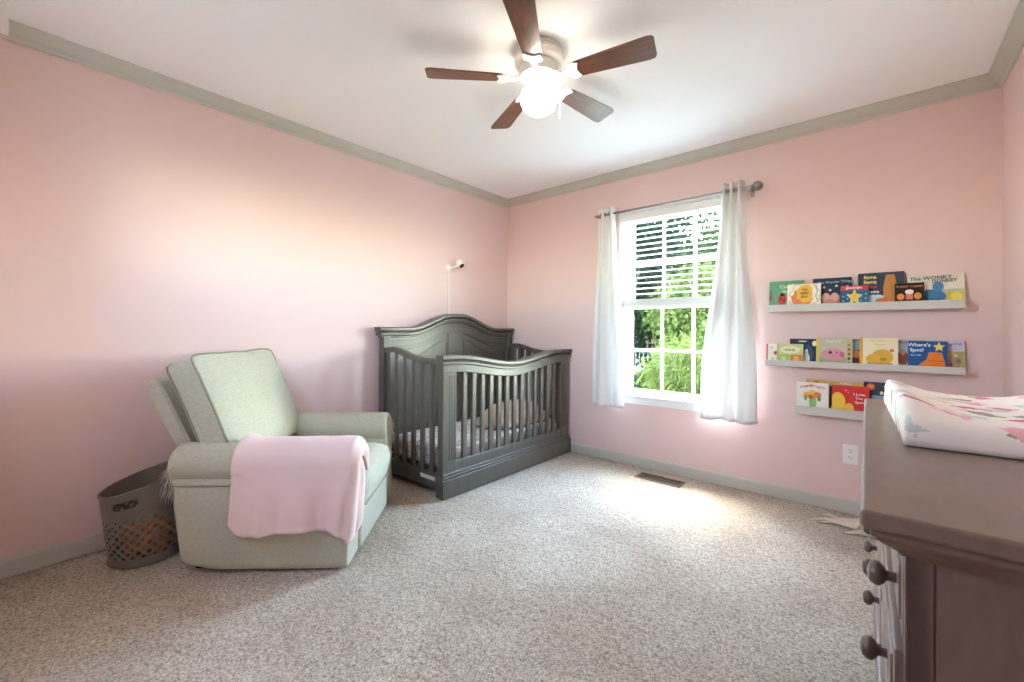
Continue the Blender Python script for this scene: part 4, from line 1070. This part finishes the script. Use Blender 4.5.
fn = thing('picket_fence', 'dark metal picket fence outside beyond the shrubs', 'fence', (-3.3, 8.9, GZ))
M_fence = mat('dark_fence_metal', (44, 46, 44), .5, metal=.3)
for z in (.25, 1.12):
    b = NB(); box(b, (-3.4, -.015, z), (3.9, .015, z + .035), .003); obj('rail', b, M_fence, fn)
for k in range(56):
    x = -3.36 + k * .13; b = NB(); box(b, (x - .009, -.009, 0), (x + .009, .009, 1.22), .002, 1); obj('picket', b, M_fence, fn)

# ------------------------------------------------------------------ light
wd = bpy.data.worlds.new('World'); SC.world = wd; wd.use_nodes = True
nt = wd.node_tree; bg = nt.nodes['Background']
sky = nt.nodes.new('ShaderNodeTexSky'); sky.sky_type = 'NISHITA'; sky.sun_disc = False; sky.sun_elevation = R(62); sky.sun_rotation = R(-50); sky.dust_density = 1.0
tn = nt.nodes.new('ShaderNodeMix'); tn.data_type = 'RGBA'; tn.blend_type = 'MULTIPLY'; tn.inputs[0].default_value = 1; tn.inputs[7].default_value = (1.0, .97, .86, 1)
nt.links.new(sky.outputs[0], tn.inputs[6]); nt.links.new(tn.outputs[2], bg.inputs[0]); bg.inputs[1].default_value = 6.6
sl = bpy.data.lights.new('sun', 'SUN'); sl.energy = 9.0; sl.angle = R(40); sl.color = (1, .98, .95)
so = bpy.data.objects.new('sun', sl); COL.objects.link(so); so.rotation_euler = Vector((.22, -.38, -.90)).to_track_quat('-Z', 'Y').to_euler()
for sx, sy, lc, rx in ((WX1 - WX0, WZ1 - WZ0, ((WX0 + WX1) / 2, .15, (WZ0 + WZ1) / 2), -90), (VX1 - VX0, VZ1 - VZ0, ((VX0 + VX1) / 2, YF - .15, (VZ0 + VZ1) / 2), 90)):
    pl_ = bpy.data.lights.new('window_portal', 'AREA'); pl_.shape = 'RECTANGLE'; pl_.size = sx; pl_.size_y = sy
    pl_.cycles.is_portal = True
    po = bpy.data.objects.new('window_portal', pl_); COL.objects.link(po); po.location = lc; po.rotation_euler = (R(rx), 0, 0)

# ------------------------------------------------------------------ camera
f_, cy_, yaw, X, Y, Z, roll, pitch, cx_ = 425.8713, 328.9441, .713, 2.9138, -3.3196, 1.1004, .0057, .0035, 509.8569
fwv = Vector((-math.sin(yaw) * math.cos(pitch), math.cos(yaw) * math.cos(pitch), math.sin(pitch))); rtv = Vector((math.cos(yaw), math.sin(yaw), 0)); upv = rtv.cross(fwv)
c_, s_2 = math.cos(roll), math.sin(roll)
cr_ = rtv * c_ + upv * s_2; cu_ = upv * c_ - rtv * s_2
cd = bpy.data.cameras.new('camera'); co = bpy.data.objects.new('camera', cd); COL.objects.link(co)
m3 = Matrix((cr_, cu_, -fwv)).transposed(); co.matrix_world = Matrix.Translation((X, Y, Z)) @ m3.to_4x4()
cd.sensor_width = 36; cd.sensor_fit = 'HORIZONTAL'; cd.lens = f_ * 36 / 1024
cd.shift_x = (512 - cx_) / 1024; cd.shift_y = -(341 - cy_) / 1024
cd.clip_start = .01
SC.camera = co
SC.view_settings.view_transform = 'Standard'; SC.view_settings.look = 'None'; SC.view_settings.gamma = 1; SC.view_settings.use_curve_mapping = False
SC.view_settings.exposure = 1.65
SC.cycles.max_bounces = 10; SC.cycles.diffuse_bounces = 7; SC.cycles.transparent_max_bounces = 12; SC.cycles.sample_clamp_indirect = 8
SC.cycles.caustics_reflective = False; SC.cycles.caustics_refractive = False
